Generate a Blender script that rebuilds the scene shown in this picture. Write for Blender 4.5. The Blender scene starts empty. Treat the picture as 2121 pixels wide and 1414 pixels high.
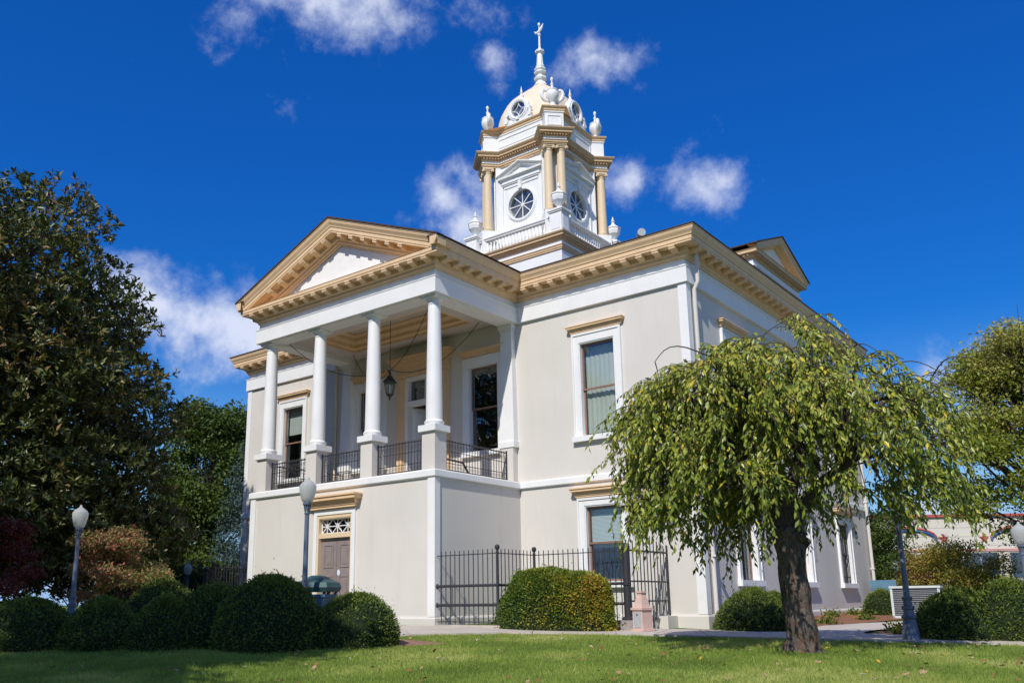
import bpy, bmesh, math, random
import numpy as np
from mathutils import Vector, Matrix
R = math.radians
scene = bpy.context.scene
col = scene.collection
random.seed(7)
rng = np.random.default_rng(11)

# ------------------------------------------------------------------ camera
CAM = Vector((8.7302, -19.1559, 0.6341))
yaw, pitch, roll = 0.6751, 0.2261, -0.0104
fw = Vector((-math.sin(yaw) * math.cos(pitch), math.cos(yaw) * math.cos(pitch), math.sin(pitch)))
rt0 = Vector((math.cos(yaw), math.sin(yaw), 0)); up0 = rt0.cross(fw)
rt = rt0 * math.cos(roll) + up0 * math.sin(roll); up = -rt0 * math.sin(roll) + up0 * math.cos(roll)
cd = bpy.data.cameras.new('camera'); cam = bpy.data.objects.new('camera', cd); col.objects.link(cam)
m = Matrix((rt, up, -fw)).transposed().to_4x4(); m.translation = CAM; cam.matrix_world = m
cd.sensor_width = 36; cd.lens = 1806.998 * 36 / 2121
cd.shift_x = (1060.5 - 990.574) / 2121; cd.shift_y = (830.299 - 707) / 2121
cd.clip_start = 0.1; cd.clip_end = 3000
scene.camera = cam

# ------------------------------------------------------------------ sky and sun
SUN = Vector((0.28, -1.0, 1.0)).normalized()
world = bpy.data.worlds.new('World'); scene.world = world; world.use_nodes = True
nt = world.node_tree; N = nt.nodes; LK = nt.links; N.clear()
def nd(t, **k):
    n = N.new(t)
    for a, b in k.items(): setattr(n, a, b)
    return n
def mth(op, a, b=None, c=None):
    n = nd('ShaderNodeMath', operation=op)
    for i, v in enumerate((a, b, c)):
        if v is None: continue
        if isinstance(v, (int, float)): n.inputs[i].default_value = v
        else: LK.new(v, n.inputs[i])
    return n.outputs[0]
sky = nd('ShaderNodeTexSky', sky_type='NISHITA', sun_disc=False, sun_elevation=math.asin(SUN.z), sun_rotation=math.atan2(SUN.x, SUN.y))
sky.air_density = 1.0; sky.dust_density = 0.15; sky.ozone_density = 3.0; sky.altitude = 300
hs = nd('ShaderNodeHueSaturation'); hs.inputs['Saturation'].default_value = 1.22; hs.inputs['Value'].default_value = 0.92
LK.new(sky.outputs[0], hs.inputs['Color'])
# deepen the blue as a polarising filter does: colour squared over a power of its blue channel
sep = nd('ShaderNodeSeparateColor'); LK.new(hs.outputs[0], sep.inputs[0])
bl = sep.outputs[2]; kk = mth('MULTIPLY', mth('POWER', mth('MAXIMUM', bl, 0.01), -1.3), 2.05)
comb = nd('ShaderNodeCombineColor')
for i_c, lim in ((0, .74), (1, .78), (2, 1.0)):
    ch = mth('MINIMUM', sep.outputs[i_c], mth('MULTIPLY', bl, lim))
    LK.new(mth('ADD', mth('MULTIPLY', mth('MULTIPLY', mth('MULTIPLY', ch, ch), kk), (.55, 1.05, 1.0)[i_c]), (.0, .12, 0)[i_c]), comb.inputs[i_c])
tc = nd('ShaderNodeTexCoord')
sz_ = nd('ShaderNodeSeparateXYZ'); LK.new(tc.outputs['Generated'], sz_.inputs[0])
hzf = nd('ShaderNodeMapRange', interpolation_type='SMOOTHSTEP'); LK.new(sz_.outputs[2], hzf.inputs[0]); hzf.inputs[1].default_value = .30; hzf.inputs[2].default_value = .0; hzf.inputs[3].default_value = 0; hzf.inputs[4].default_value = .9
hmix = nd('ShaderNodeMix', data_type='RGBA'); LK.new(hzf.outputs[0], hmix.inputs[0]); LK.new(comb.outputs[0], hmix.inputs[6]); hmix.inputs[7].default_value = (3.3, 5.0, 7.8, 1)
nA = nd('ShaderNodeTexNoise'); nA.inputs['Scale'].default_value = 9.0; nA.inputs['Detail'].default_value = 8; nA.inputs['Roughness'].default_value = 0.62
LK.new(tc.outputs['Generated'], nA.inputs['Vector'])
nB = nd('ShaderNodeTexNoise'); nB.inputs['Scale'].default_value = 26.0; nB.inputs['Detail'].default_value = 7; nB.inputs['Roughness'].default_value = 0.6
LK.new(tc.outputs['Generated'], nB.inputs['Vector'])
# each cloud: direction in the sky, angular half width and half height, weight
clouds = [((-.6207, .5119, .6052), .125, .052, .95), ((-.4772, .6428, .5992), .062, .026, .72), ((-.4101, .7208, .5604), .056, .034, .80), ((-.4451, .7058, .5484), .036, .036, .62),
          ((-.5008, .6558, .5649), .028, .022, .48), ((-.5909, .6767, .4392), .072, .050, .85), ((-.5812, .7026, .4105), .085, .042, .9),
          ((-.4264, .7864, .4469), .034, .030, .62), ((-.3431, .8313, .4372), .052, .034, .66), ((-.8197, .4792, .3138), .14, .066, 1.3),
          ((-.7791, .5507, .2994), .125, .074, 1.35), ((-.1915, .9587, .2103), .12, .05, .55), ((-.1838, .9794, .0831), .12, .05, .7)]
fld = None
for d, a, b, wgt in clouds:
    a, b, wgt = a*.86, b*.84, wgt*.86
    d = Vector(d).normalized(); r_ = d.cross(Vector((0, 0, 1))).normalized(); u_ = r_.cross(d)
    vs = []
    for ax, s in ((r_, a), (u_, b)):
        n = nd('ShaderNodeVectorMath', operation='DOT_PRODUCT'); LK.new(tc.outputs['Generated'], n.inputs[0]); n.inputs[1].default_value = tuple(ax / s)
        vs.append(mth('MULTIPLY', n.outputs['Value'], n.outputs['Value']))
    front = nd('ShaderNodeVectorMath', operation='DOT_PRODUCT'); LK.new(tc.outputs['Generated'], front.inputs[0]); front.inputs[1].default_value = tuple(d)
    rad = mth('SQRT', mth('ADD', vs[0], vs[1]))
    v = mth('MULTIPLY', mth('SUBTRACT', 1.0, rad), wgt)
    v = mth('ADD', v, mth('MULTIPLY', mth('LESS_THAN', front.outputs['Value'], 0.0), -9.0))
    fld = v if fld is None else mth('MAXIMUM', fld, v)
# bright clouds added only outside the camera's view, raising fill on shaded walls
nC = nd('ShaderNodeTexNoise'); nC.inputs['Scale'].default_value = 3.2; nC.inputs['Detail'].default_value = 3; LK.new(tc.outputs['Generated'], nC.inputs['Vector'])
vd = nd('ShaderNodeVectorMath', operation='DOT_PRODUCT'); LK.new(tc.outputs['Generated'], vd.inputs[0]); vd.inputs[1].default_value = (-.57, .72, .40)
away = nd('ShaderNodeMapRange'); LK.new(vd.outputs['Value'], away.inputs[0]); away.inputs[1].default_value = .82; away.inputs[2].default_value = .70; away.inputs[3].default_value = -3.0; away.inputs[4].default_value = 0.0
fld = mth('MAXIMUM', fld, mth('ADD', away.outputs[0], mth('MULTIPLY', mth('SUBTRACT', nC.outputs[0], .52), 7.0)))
nz = mth('ADD', mth('MULTIPLY', mth('SUBTRACT', nA.outputs[0], 0.5), 2.6), mth('MULTIPLY', mth('SUBTRACT', nB.outputs[0], 0.5), 1.5))
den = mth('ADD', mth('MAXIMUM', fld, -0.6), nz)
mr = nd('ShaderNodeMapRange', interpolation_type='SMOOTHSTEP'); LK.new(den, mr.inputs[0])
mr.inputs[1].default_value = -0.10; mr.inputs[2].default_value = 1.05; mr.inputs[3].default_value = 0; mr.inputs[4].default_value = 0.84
cr = nd('ShaderNodeMapRange'); LK.new(den, cr.inputs[0]); cr.inputs[1].default_value = 0.1; cr.inputs[2].default_value = 1.1
cc = nd('ShaderNodeMix', data_type='RGBA'); LK.new(cr.outputs[0], cc.inputs[0])
cc.inputs[6].default_value = (5.0, 5.8, 7.9, 1); cc.inputs[7].default_value = (7.6, 8.0, 9.4, 1)
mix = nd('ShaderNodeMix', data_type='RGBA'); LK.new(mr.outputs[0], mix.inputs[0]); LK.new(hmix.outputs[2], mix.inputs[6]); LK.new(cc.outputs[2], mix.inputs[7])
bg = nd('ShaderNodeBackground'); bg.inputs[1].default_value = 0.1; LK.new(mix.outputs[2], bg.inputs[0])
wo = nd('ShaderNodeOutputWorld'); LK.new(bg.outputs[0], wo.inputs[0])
sd = bpy.data.lights.new('sun', 'SUN'); sd.energy = 3.9; sd.angle = R(0.53); sd.color = (1.0, 0.95, 0.87)
so = bpy.data.objects.new('sun', sd); so.rotation_euler = SUN.to_track_quat('Z', 'Y').to_euler(); so.location = (0, -30, 40); col.objects.link(so)
scene.view_settings.view_transform = 'Standard'; scene.view_settings.look = 'None'
scene.view_settings.exposure = 0.12; scene.view_settings.gamma = 1.0; scene.view_settings.use_curve_mapping = False
scene.cycles.max_bounces = 7; scene.cycles.transparent_max_bounces = 12

# ------------------------------------------------------------------ materials
def newmat(name):
    mt = bpy.data.materials.new(name); mt.use_nodes = True
    return mt, mt.node_tree.nodes, mt.node_tree.links, mt.node_tree.nodes['Principled BSDF']
def ramp(nodes, stops):
    r = nodes.new('ShaderNodeValToRGB'); e = r.color_ramp.elements
    while len(e) < len(stops): e.new(0.5)
    for i, (p, c) in enumerate(stops): e[i].position = p; e[i].color = (*c, 1)
    return r
def paint(name, c, rough=0.6, var=0.06, scale=3.0, dirt=0.0, dirtc=(0.30, 0.25, 0.19), bump=0.15, bscale=60, spec=0.3, streak=6.0):
    mt, n, l, b = newmat(name)
    t = n.new('ShaderNodeTexCoord')
    a = n.new('ShaderNodeTexNoise'); a.inputs['Scale'].default_value = scale; a.inputs['Detail'].default_value = 6; l.new(t.outputs['Object'], a.inputs['Vector'])
    lo = tuple(max(0, v * (1 - var)) for v in c); hi = tuple(v * (1 + var * .6) for v in c)
    r = ramp(n, [(0.3, lo), (0.7, hi)]); l.new(a.outputs[0], r.inputs[0])
    out = r.outputs[0]
    if dirt > 0:
        mp = n.new('ShaderNodeMapping'); mp.inputs['Scale'].default_value = (streak, streak, streak * .12); l.new(t.outputs['Object'], mp.inputs[0])
        d = n.new('ShaderNodeTexNoise'); d.inputs['Scale'].default_value = 1.0; d.inputs['Detail'].default_value = 9; d.inputs['Roughness'].default_value = .68; l.new(mp.outputs[0], d.inputs['Vector'])
        dr = ramp(n, [(0.52, (0, 0, 0)), (0.78, (1, 1, 1))]); l.new(d.outputs[0], dr.inputs[0])
        ml = n.new('ShaderNodeMath'); ml.operation = 'MULTIPLY'; ml.inputs[1].default_value = dirt; l.new(dr.outputs[0], ml.inputs[0])
        mx = n.new('ShaderNodeMix'); mx.data_type = 'RGBA'; l.new(ml.outputs[0], mx.inputs[0]); l.new(out, mx.inputs[6]); mx.inputs[7].default_value = (*dirtc, 1)
        out = mx.outputs[2]
    l.new(out, b.inputs['Base Color'])
    b.inputs['Roughness'].default_value = rough; b.inputs['Specular IOR Level'].default_value = spec
    if bump > 0:
        bn = n.new('ShaderNodeTexNoise'); bn.inputs['Scale'].default_value = bscale; bn.inputs['Detail'].default_value = 4; l.new(t.outputs['Object'], bn.inputs['Vector'])
        bp = n.new('ShaderNodeBump'); bp.inputs['Strength'].default_value = bump; bp.inputs['Distance'].default_value = 0.02; l.new(bn.outputs[0], bp.inputs['Height']); l.new(bp.outputs[0], b.inputs['Normal'])
    return mt
def leafmat(name, stops, rough=0.45, trans=0.25, spec=0.35, gain=1.5):
    stops = [(p, tuple(min(.75, v*gain) for v in c)) for p, c in stops]
    mt, n, l, b = newmat(name)
    at = n.new('ShaderNodeAttribute'); at.attribute_name = 'rnd'
    oi = n.new('ShaderNodeObjectInfo')
    ad = n.new('ShaderNodeMath'); ad.operation = 'ADD'; l.new(at.outputs['Fac'], ad.inputs[0]); ad.inputs[1].default_value = 0.0
    r = ramp(n, stops); l.new(ad.outputs[0], r.inputs[0])
    l.new(r.outputs[0], b.inputs['Base Color']); b.inputs['Roughness'].default_value = rough; b.inputs['Specular IOR Level'].default_value = spec
    tr = n.new('ShaderNodeBsdfTranslucent'); l.new(r.outputs[0], tr.inputs[0])
    mx = n.new('ShaderNodeMixShader'); mx.inputs[0].default_value = trans
    l.new(b.outputs[0], mx.inputs[1]); l.new(tr.outputs[0], mx.inputs[2]); l.new(mx.outputs[0], n['Material Output'].inputs[0])
    return mt
def glassmat(name, tint, refl, rough=0.02):
    mt, n, l, b = newmat(name)
    tp = n.new('ShaderNodeBsdfTransparent'); tp.inputs[0].default_value = (*tint, 1)
    gl = n.new('ShaderNodeBsdfGlossy'); gl.inputs['Roughness'].default_value = rough; gl.inputs[0].default_value = (.9, .95, 1, 1)
    lw = n.new('ShaderNodeLayerWeight'); lw.inputs[0].default_value = 0.5
    pw = n.new('ShaderNodeMath'); pw.operation = 'POWER'; pw.inputs[1].default_value = 3.0; l.new(lw.outputs['Facing'], pw.inputs[0])
    mr_ = n.new('ShaderNodeMapRange'); l.new(pw.outputs[0], mr_.inputs[0]); mr_.inputs[3].default_value = refl; mr_.inputs[4].default_value = min(1, refl + .5)
    nz_ = n.new('ShaderNodeTexNoise'); nz_.inputs['Scale'].default_value = 1.6; tcn = n.new('ShaderNodeTexCoord'); l.new(tcn.outputs['Object'], nz_.inputs[0])
    bp = n.new('ShaderNodeBump'); bp.inputs['Strength'].default_value = 0.12; bp.inputs['Distance'].default_value = .05; l.new(nz_.outputs[0], bp.inputs['Height']); l.new(bp.outputs[0], gl.inputs['Normal'])
    mx = n.new('ShaderNodeMixShader'); l.new(mr_.outputs[0], mx.inputs[0]); l.new(tp.outputs[0], mx.inputs[1]); l.new(gl.outputs[0], mx.inputs[2])
    l.new(mx.outputs[0], n['Material Output'].inputs[0])
    return mt
M = {}
M['wall'] = paint('cream_stucco', (.655, .622, .572), .75, .06, .6, dirt=.30, dirtc=(.50, .455, .40), bump=.16, bscale=35, streak=2.6)
M['white'] = paint('white_paint', (.80, .80, .79), .5, .04, 2.0, dirt=.16, dirtc=(.50, .48, .44), bump=.08, bscale=25, streak=5)
M['tan'] = paint('tan_paint', (.78, .55, .33), .55, .07, 3.0, dirt=.30, dirtc=(.40, .27, .13), bump=.08, streak=7)
M['tantower'] = paint('tower_tan_paint', (.66, .46, .27), .55, .08, 4.0, dirt=.35, dirtc=(.33, .21, .12), bump=.08, streak=9)
M['cream'] = paint('cream_column_paint', (.72, .57, .38), .5, .04, 3.0, dirt=.12, dirtc=(.5, .36, .2), bump=.05, streak=7)
M['dome'] = paint('dome_paint', (.76, .635, .48), .55, .06, 2.0, dirt=.35, dirtc=(.55, .33, .17), bump=.05, streak=3)
M['roof'] = paint('dark_shingle', (.075, .05, .042), .9, .3, 12, bump=.5, bscale=30)
M['brown'] = paint('brown_sash_paint', (.27, .155, .115), .55, .15, 8, bump=.05)
M['door'] = paint('brown_door_paint', (.26, .215, .21), .6, .10, 6, dirt=.2, dirtc=(.16, .11, .10), bump=.1, streak=9)
M['iron'] = paint('black_iron', (.035, .035, .042), .5, .3, 20, bump=.1, spec=.5, dirt=.15, dirtc=(.14, .07, .035), streak=14)
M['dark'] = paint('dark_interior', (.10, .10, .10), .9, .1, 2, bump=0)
M['blind'] = paint('pale_blind', (.62, .66, .66), .7, .03, 3, bump=0)
M['curtain'] = paint('green_grey_curtain', (.60, .62, .58), .8, .08, 2, bump=.1, dirt=.2, dirtc=(.42, .45, .42), streak=9)
M['glass'] = glassmat('window_glass', (.90, .93, .92), .07)
M['darkglass'] = glassmat('dark_window_glass', (.55, .58, .6), .16)
M['towerglass'] = glassmat('tower_glass', (.45, .5, .6), .22)
M['lamp_metal'] = paint('grey_blue_lamp_paint', (.115, .145, .20), .38, .12, 6, bump=.04, spec=.5, dirt=.12, dirtc=(.2, .19, .17), streak=9)
M['concrete'] = paint('concrete', (.52, .46, .40), .9, .10, 1.2, dirt=.25, dirtc=(.30, .26, .22), bump=.25, bscale=80, streak=1.2)
M['stone'] = paint('worn_stone', (.34, .31, .29), .9, .2, 8, bump=.4, bscale=25)
M['pink'] = paint('pink_plastic', (.66, .46, .39), .55, .05, 6, dirt=.12, dirtc=(.4, .3, .26), bump=.05)
M['steel'] = paint('grey_steel', (.42, .44, .46), .4, .06, 7, bump=.03)
M['binblue'] = paint('blue_green_plastic', (.085, .17, .235), .5, .1, 4, dirt=.2, dirtc=(.16, .20, .2), bump=.05)
M['binlid'] = paint('dark_green_plastic', (.035, .095, .095), .45, .15, 5, dirt=.2, dirtc=(.1, .15, .15), bump=.05)
M['ac'] = paint('pale_metal', (.60, .63, .60), .5, .05, 5, dirt=.15, bump=.04)
M['acdark'] = paint('grille_grey', (.09, .09, .10), .6, .1, 5, bump=.05)
M['mulch'] = paint('red_mulch', (.27, .125, .07), .95, .35, 9, bump=.8, bscale=45)
M['clay'] = paint('brick_mulch', (.30, .16, .115), .95, .3, 9, bump=.6, bscale=45)
M['bldwall'] = paint('pale_block_wall', (.66, .61, .53), .8, .04, 1, dirt=.1, bump=.1)
M['red'] = paint('red_trim', (.48, .10, .085), .6, .1, 3, bump=0)
M['pinktrim'] = paint('pink_trim', (.58, .30, .27), .6, .1, 3, bump=0)
M['blue'] = paint('blue_trim', (.07, .15, .42), .6, .1, 3, bump=0)
M['chain'] = paint('dark_chain', (.05, .035, .03), .6, .2, 20, bump=0)
M['ceil'] = paint('porch_ceiling', (.62, .56, .51), .7, .05, 2, bump=.05)
M['sticker'] = paint('pale_sticker', (.65, .75, .85), .5, .1, 30, bump=0)
def globemat():
    mt, n, l, b = newmat('frosted_globe')
    b.inputs['Base Color'].default_value = (.62, .64, .62, 1); b.inputs['Roughness'].default_value = .35
    tr = n.new('ShaderNodeBsdfTranslucent'); tr.inputs[0].default_value = (.85, .86, .82, 1)
    mx = n.new('ShaderNodeMixShader'); mx.inputs[0].default_value = .55; l.new(b.outputs[0], mx.inputs[1]); l.new(tr.outputs[0], mx.inputs[2]); l.new(mx.outputs[0], n['Material Output'].inputs[0])
    return mt
M['globe'] = globemat()
def groundmat(name, stops, scale, bump=.6, bscale=40):
    mt, n, l, b = newmat(name)
    t = n.new('ShaderNodeTexCoord'); a = n.new('ShaderNodeTexNoise'); a.inputs['Scale'].default_value = scale; a.inputs['Detail'].default_value = 10; a.inputs['Roughness'].default_value = .65; l.new(t.outputs['Object'], a.inputs['Vector'])
    r = ramp(n, stops); l.new(a.outputs[0], r.inputs[0]); l.new(r.outputs[0], b.inputs['Base Color']); b.inputs['Roughness'].default_value = .95; b.inputs['Specular IOR Level'].default_value = .1
    bn = n.new('ShaderNodeTexNoise'); bn.inputs['Scale'].default_value = bscale; bn.inputs['Detail'].default_value = 6; l.new(t.outputs['Object'], bn.inputs['Vector'])
    bp = n.new('ShaderNodeBump'); bp.inputs['Strength'].default_value = bump; bp.inputs['Distance'].default_value = .05; l.new(bn.outputs[0], bp.inputs['Height']); l.new(bp.outputs[0], b.inputs['Normal'])
    return mt
M['lawn'] = groundmat('lawn_soil', [(.3, (.06, .10, .022)), (.5, (.10, .15, .033)), (.7, (.15, .17, .055))], 1.6)
def barkmat(name, stops, scale=4, vscale=.25, bump=1.0):
    mt, n, l, b = newmat(name)
    t = n.new('ShaderNodeTexCoord'); mp = n.new('ShaderNodeMapping'); mp.inputs['Scale'].default_value = (scale, scale, scale * vscale); l.new(t.outputs['Object'], mp.inputs[0])
    a = n.new('ShaderNodeTexNoise'); a.inputs['Scale'].default_value = 2.2; a.inputs['Detail'].default_value = 10; a.inputs['Roughness'].default_value = .68; a.inputs['Distortion'].default_value = .6; l.new(mp.outputs[0], a.inputs['Vector'])
    r = ramp(n, stops); l.new(a.outputs[0], r.inputs[0]); l.new(r.outputs[0], b.inputs['Base Color']); b.inputs['Roughness'].default_value = .95; b.inputs['Specular IOR Level'].default_value = .1
    bp = n.new('ShaderNodeBump'); bp.inputs['Strength'].default_value = bump; bp.inputs['Distance'].default_value = .06; l.new(a.outputs[0], bp.inputs['Height']); l.new(bp.outputs[0], b.inputs['Normal'])
    return mt
M['bark'] = barkmat('cherry_bark', [(.32, (.025, .018, .015)), (.43, (.10, .075, .06)), (.50, (.20, .18, .155)), (.58, (.15, .068, .038)), (.68, (.25, .24, .215))], 5.5, .20, 1.6)
M['twig'] = barkmat('twig_bark', [(.3, (.05, .035, .03)), (.7, (.14, .105, .09))], 8, .5, .4)
M['darkbark'] = barkmat('dark_bark', [(.3, (.03, .025, .02)), (.7, (.10, .08, .065))], 4, .3)

# ------------------------------------------------------------------ mesh helpers
class MB:
    def __init__(s): s.v = []; s.f = []
    def add(s, vs, fs):
        o = len(s.v); s.v += [tuple(p) for p in vs]; s.f += [tuple(i + o for i in f) for f in fs]; return s
    def box(s, x0, x1, y0, y1, z0, z1):
        return s.add([(x0,y0,z0),(x1,y0,z0),(x1,y1,z0),(x0,y1,z0),(x0,y0,z1),(x1,y0,z1),(x1,y1,z1),(x0,y1,z1)],
                     [(0,3,2,1),(4,5,6,7),(0,1,5,4),(1,2,6,5),(2,3,7,6),(3,0,4,7)])
    def fbox(s, F, a0, a1, d0, d1, z0, z1):
        P = [F(a0,d0,z0),F(a1,d0,z0),F(a1,d1,z0),F(a0,d1,z0),F(a0,d0,z1),F(a1,d0,z1),F(a1,d1,z1),F(a0,d1,z1)]
        return s.add(P, [(0,1,2,3),(4,7,6,5),(0,4,5,1),(1,5,6,2),(2,6,7,3),(3,7,4,0)])
    def bar(s, p, q, w, t=None, upv=(0,0,1)):
        p, q = Vector(p), Vector(q); t = t or w
        d = (q - p).normalized(); u = Vector(upv)
        if abs(d.dot(u)) > .99: u = Vector((1,0,0))
        a = d.cross(u).normalized() * w / 2; b = d.cross(a).normalized() * t / 2
        return s.add([p-a-b,p+a-b,p+a+b,p-a+b,q-a-b,q+a-b,q+a+b,q-a+b], [(0,3,2,1),(4,5,6,7),(0,1,5,4),(1,2,6,5),(2,3,7,6),(3,0,4,7)])
    def lathe(s, prof, n=16, c=(0,0,0), start=0.0, sq=False):
        vs = []; fs = []
        for r, z in prof:
            for k in range(n):
                a = start + 2*math.pi*k/n; vs.append((c[0]+r*math.cos(a), c[1]+r*math.sin(a), c[2]+z))
        for i in range(len(prof)-1):
            for k in range(n):
                fs.append((i*n+k, i*n+(k+1)%n, (i+1)*n+(k+1)%n, (i+1)*n+k))
        fs.append(tuple(range(n))[::-1]); fs.append(tuple((len(prof)-1)*n+k for k in range(n)))
        return s.add(vs, fs)
    def tube(s, pts, rad, n=6, caps=True):
        pts = [Vector(p) for p in pts]; m_ = len(pts); vs = []; fs = []
        prev = None
        for i, p in enumerate(pts):
            d = (pts[min(i+1, m_-1)] - pts[max(i-1, 0)]).normalized()
            if prev is None:
                u = Vector((0,0,1)) if abs(d.z) < .9 else Vector((1,0,0)); a = d.cross(u).normalized()
            else: a = (prev - d * prev.dot(d)).normalized()
            prev = a; b = d.cross(a); r = rad[i] if hasattr(rad, '__len__') else rad
            for k in range(n):
                t = 2*math.pi*k/n; vs.append(p + a*math.cos(t)*r + b*math.sin(t)*r)
        for i in range(m_-1):
            for k in range(n): fs.append((i*n+k, i*n+(k+1)%n, (i+1)*n+(k+1)%n, (i+1)*n+k))
        if caps: fs.append(tuple(range(n))[::-1]); fs.append(tuple((m_-1)*n+k for k in range(n)))
        return s.add(vs, fs)
    def sweep(s, path, prof, closed=False, capends=True):
        n = len(path); k = len(prof); vs = []; fs = []
        for i in range(n):
            p = Vector(path[i])
            pa = Vector(path[i-1]) if (i > 0 or closed) else None
            pb = Vector(path[(i+1) % n]) if (i < n-1 or closed) else None
            def nrm(a, b):
                d = (b - a).normalized(); return Vector((d.y, -d.x))
            if pa is None: mv = nrm(p, pb)
            elif pb is None: mv = nrm(pa, p)
            else:
                n1, n2 = nrm(pa, p), nrm(p, pb); mv = (n1 + n2) / (1 + n1.dot(n2))
            for off, z in prof: vs.append((p.x + mv.x*off, p.y + mv.y*off, z))
        segs = n if closed else n-1
        for i in range(segs):
            j = (i+1) % n
            for q in range(k-1): fs.append((i*k+q, j*k+q, j*k+q+1, i*k+q+1))
        if not closed and capends:
            fs.append(tuple(range(k))); fs.append(tuple((n-1)*k+q for q in range(k))[::-1])
        return s.add(vs, fs)
    def build(s, name, mat, parent=None, smooth=False, kind=None):
        me = bpy.data.meshes.new(name); me.from_pydata(s.v, [], s.f); me.update()
        bm = bmesh.new(); bm.from_mesh(me); bmesh.ops.recalc_face_normals(bm, faces=bm.faces); bm.to_mesh(me); bm.free()
        return link(name, me, mat, parent, smooth, kind)
def link(name, me, mat, parent=None, smooth=False, kind=None):
    if mat is not None and not me.materials: me.materials.append(M[mat] if isinstance(mat, str) else mat)
    if smooth:
        me.polygons.foreach_set('use_smooth', [True]*len(me.polygons))
        if smooth != 'all':
            try: me.set_sharp_from_angle(angle=R(38))
            except Exception: pass
    o = bpy.data.objects.new(name, me); col.objects.link(o)
    if parent is not None: o.parent = parent
    if kind: o['kind'] = kind
    return o
def inst(o, loc=(0,0,0), rz=0, parent=None, name=None, scale=None):
    c = o.copy(); col.objects.link(c); c.location = loc; c.rotation_euler = (0,0,rz); c.parent = parent if parent is not None else o.parent
    if scale: c.scale = scale
    return c
def empty(name, loc=(0,0,0), rz=0, label=None, cat=None, group=None, parent=None):
    e = bpy.data.objects.new(name, None); col.objects.link(e); e.location = loc; e.rotation_euler = (0,0,rz); e.empty_display_size = .2
    if parent is not None: e.parent = parent
    return tag(e, label, cat, group)
def tag(o, label=None, cat=None, group=None, kind=None):
    if label: o['label'] = label
    if cat: o['category'] = cat
    if group: o['group'] = group
    if kind: o['kind'] = kind
    return o
def frame(o, u, n):
    return lambda a, d, z: (o[0]+u[0]*a+n[0]*d, o[1]+u[1]*a+n[1]*d, z)
def copy_tree(o, parent=None, loc=None, rz=None, scale=None):
    c = o.copy(); col.objects.link(c); c.parent = parent
    if loc is not None: c.location = loc
    if rz is not None: c.rotation_euler = (0,0,rz)
    if scale is not None: c.scale = (scale,)*3
    for ch in list(o.children): copy_tree(ch, c)
    return c
def leafmesh(P, D, Nn, L, W, rnd, fold=.18):
    n = len(P); D = D/np.linalg.norm(D,axis=1,keepdims=True)
    S = np.cross(D, Nn); S /= (np.linalg.norm(S,axis=1,keepdims=True)+1e-9); U = np.cross(S, D)
    L = np.asarray(L).reshape(-1,1)*np.ones((n,1)); W = np.asarray(W).reshape(-1,1)*np.ones((n,1))
    mid = P + D*L*.48
    V = np.empty((n,4,3)); V[:,0] = P; V[:,1] = mid+S*W*.5+U*W*fold; V[:,2] = P+D*L-U*L*.06; V[:,3] = mid-S*W*.5+U*W*fold
    idx = (np.arange(n)*4)[:,None]
    T = np.concatenate([idx+np.array([[0,1,2]]), idx+np.array([[0,2,3]])],1).reshape(-1)
    me = bpy.data.meshes.new('leaves'); me.vertices.add(n*4); me.vertices.foreach_set('co', V.reshape(-1))
    me.loops.add(n*6); me.loops.foreach_set('vertex_index', T.astype(np.int32))
    me.polygons.add(n*2); me.polygons.foreach_set('loop_start', (np.arange(n*2)*3).astype(np.int32))
    try: me.polygons.foreach_set('loop_total', np.full(n*2, 3, np.int32))
    except Exception: pass
    at = me.attributes.new('rnd', 'FLOAT', 'POINT'); at.data.foreach_set('value', np.repeat(np.asarray(rnd, float), 4))
    me.update(calc_edges=True)
    return me
def unit(n):
    v = rng.normal(size=(n,3)); return v/np.linalg.norm(v,axis=1,keepdims=True)
# value noise used for lumpy shapes
def vnoise(p, seed=0):
    p = np.asarray(p, float); i = np.floor(p).astype(int); f = p-i; f = f*f*(3-2*f); out = 0
    for dx in (0,1):
        for dy in (0,1):
            for dz in (0,1):
                h = (i[:,0]+dx)*374761393 + (i[:,1]+dy)*668265263 + (i[:,2]+dz)*2147483 + seed*1274126177
                h = (h ^ (h >> 13)) * 1274126177; h = (h ^ (h >> 16)) & 0xffff
                w = (f[:,0] if dx else 1-f[:,0])*(f[:,1] if dy else 1-f[:,1])*(f[:,2] if dz else 1-f[:,2])
                out = out + w*h/65535.
    return out

# ------------------------------------------------------------------ ground
def wdep(x, y): return (x-CAM.x)*-.625 + (y-CAM.y)*.781
def gz(x, y):
    w = wdep(x, y); t = np.clip((w-14)/6, 0, 1)
    return np.interp(w, [-40,0,14,17,18.2,20,31,60], [-.9,-.62,-.17,-.06,-.02,0,.28,.6]) + t*np.clip(-.018*(np.asarray(x)+1.5), -.06, .1)
def G(x, y): return float(gz(np.array(x, float), np.array(y, float)))
def grid_sheet(xs, ys, dz=0.0):
    X, Y = np.meshgrid(xs, ys); Z = gz(X, Y)+dz
    v = np.stack([X,Y,Z],-1).reshape(-1,3); nx = len(xs); f = []
    for j in range(len(ys)-1):
        for i in range(nx-1): f.append((j*nx+i, j*nx+i+1, (j+1)*nx+i+1, (j+1)*nx+i))
    me = bpy.data.meshes.new('g'); me.from_pydata(v.tolist(), [], f); me.update(); return me
xs = np.concatenate([[-900,-300,-120,-70], np.arange(-45,25,.8), [30,60,120,300,900]]); ys = np.concatenate([[-900,-300,-100,-50], np.arange(-34,40,.8), [50,70,120,300,900]])
ground = link('lawn', grid_sheet(xs, ys), 'lawn', smooth='all'); tag(ground, kind='structure')
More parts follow.
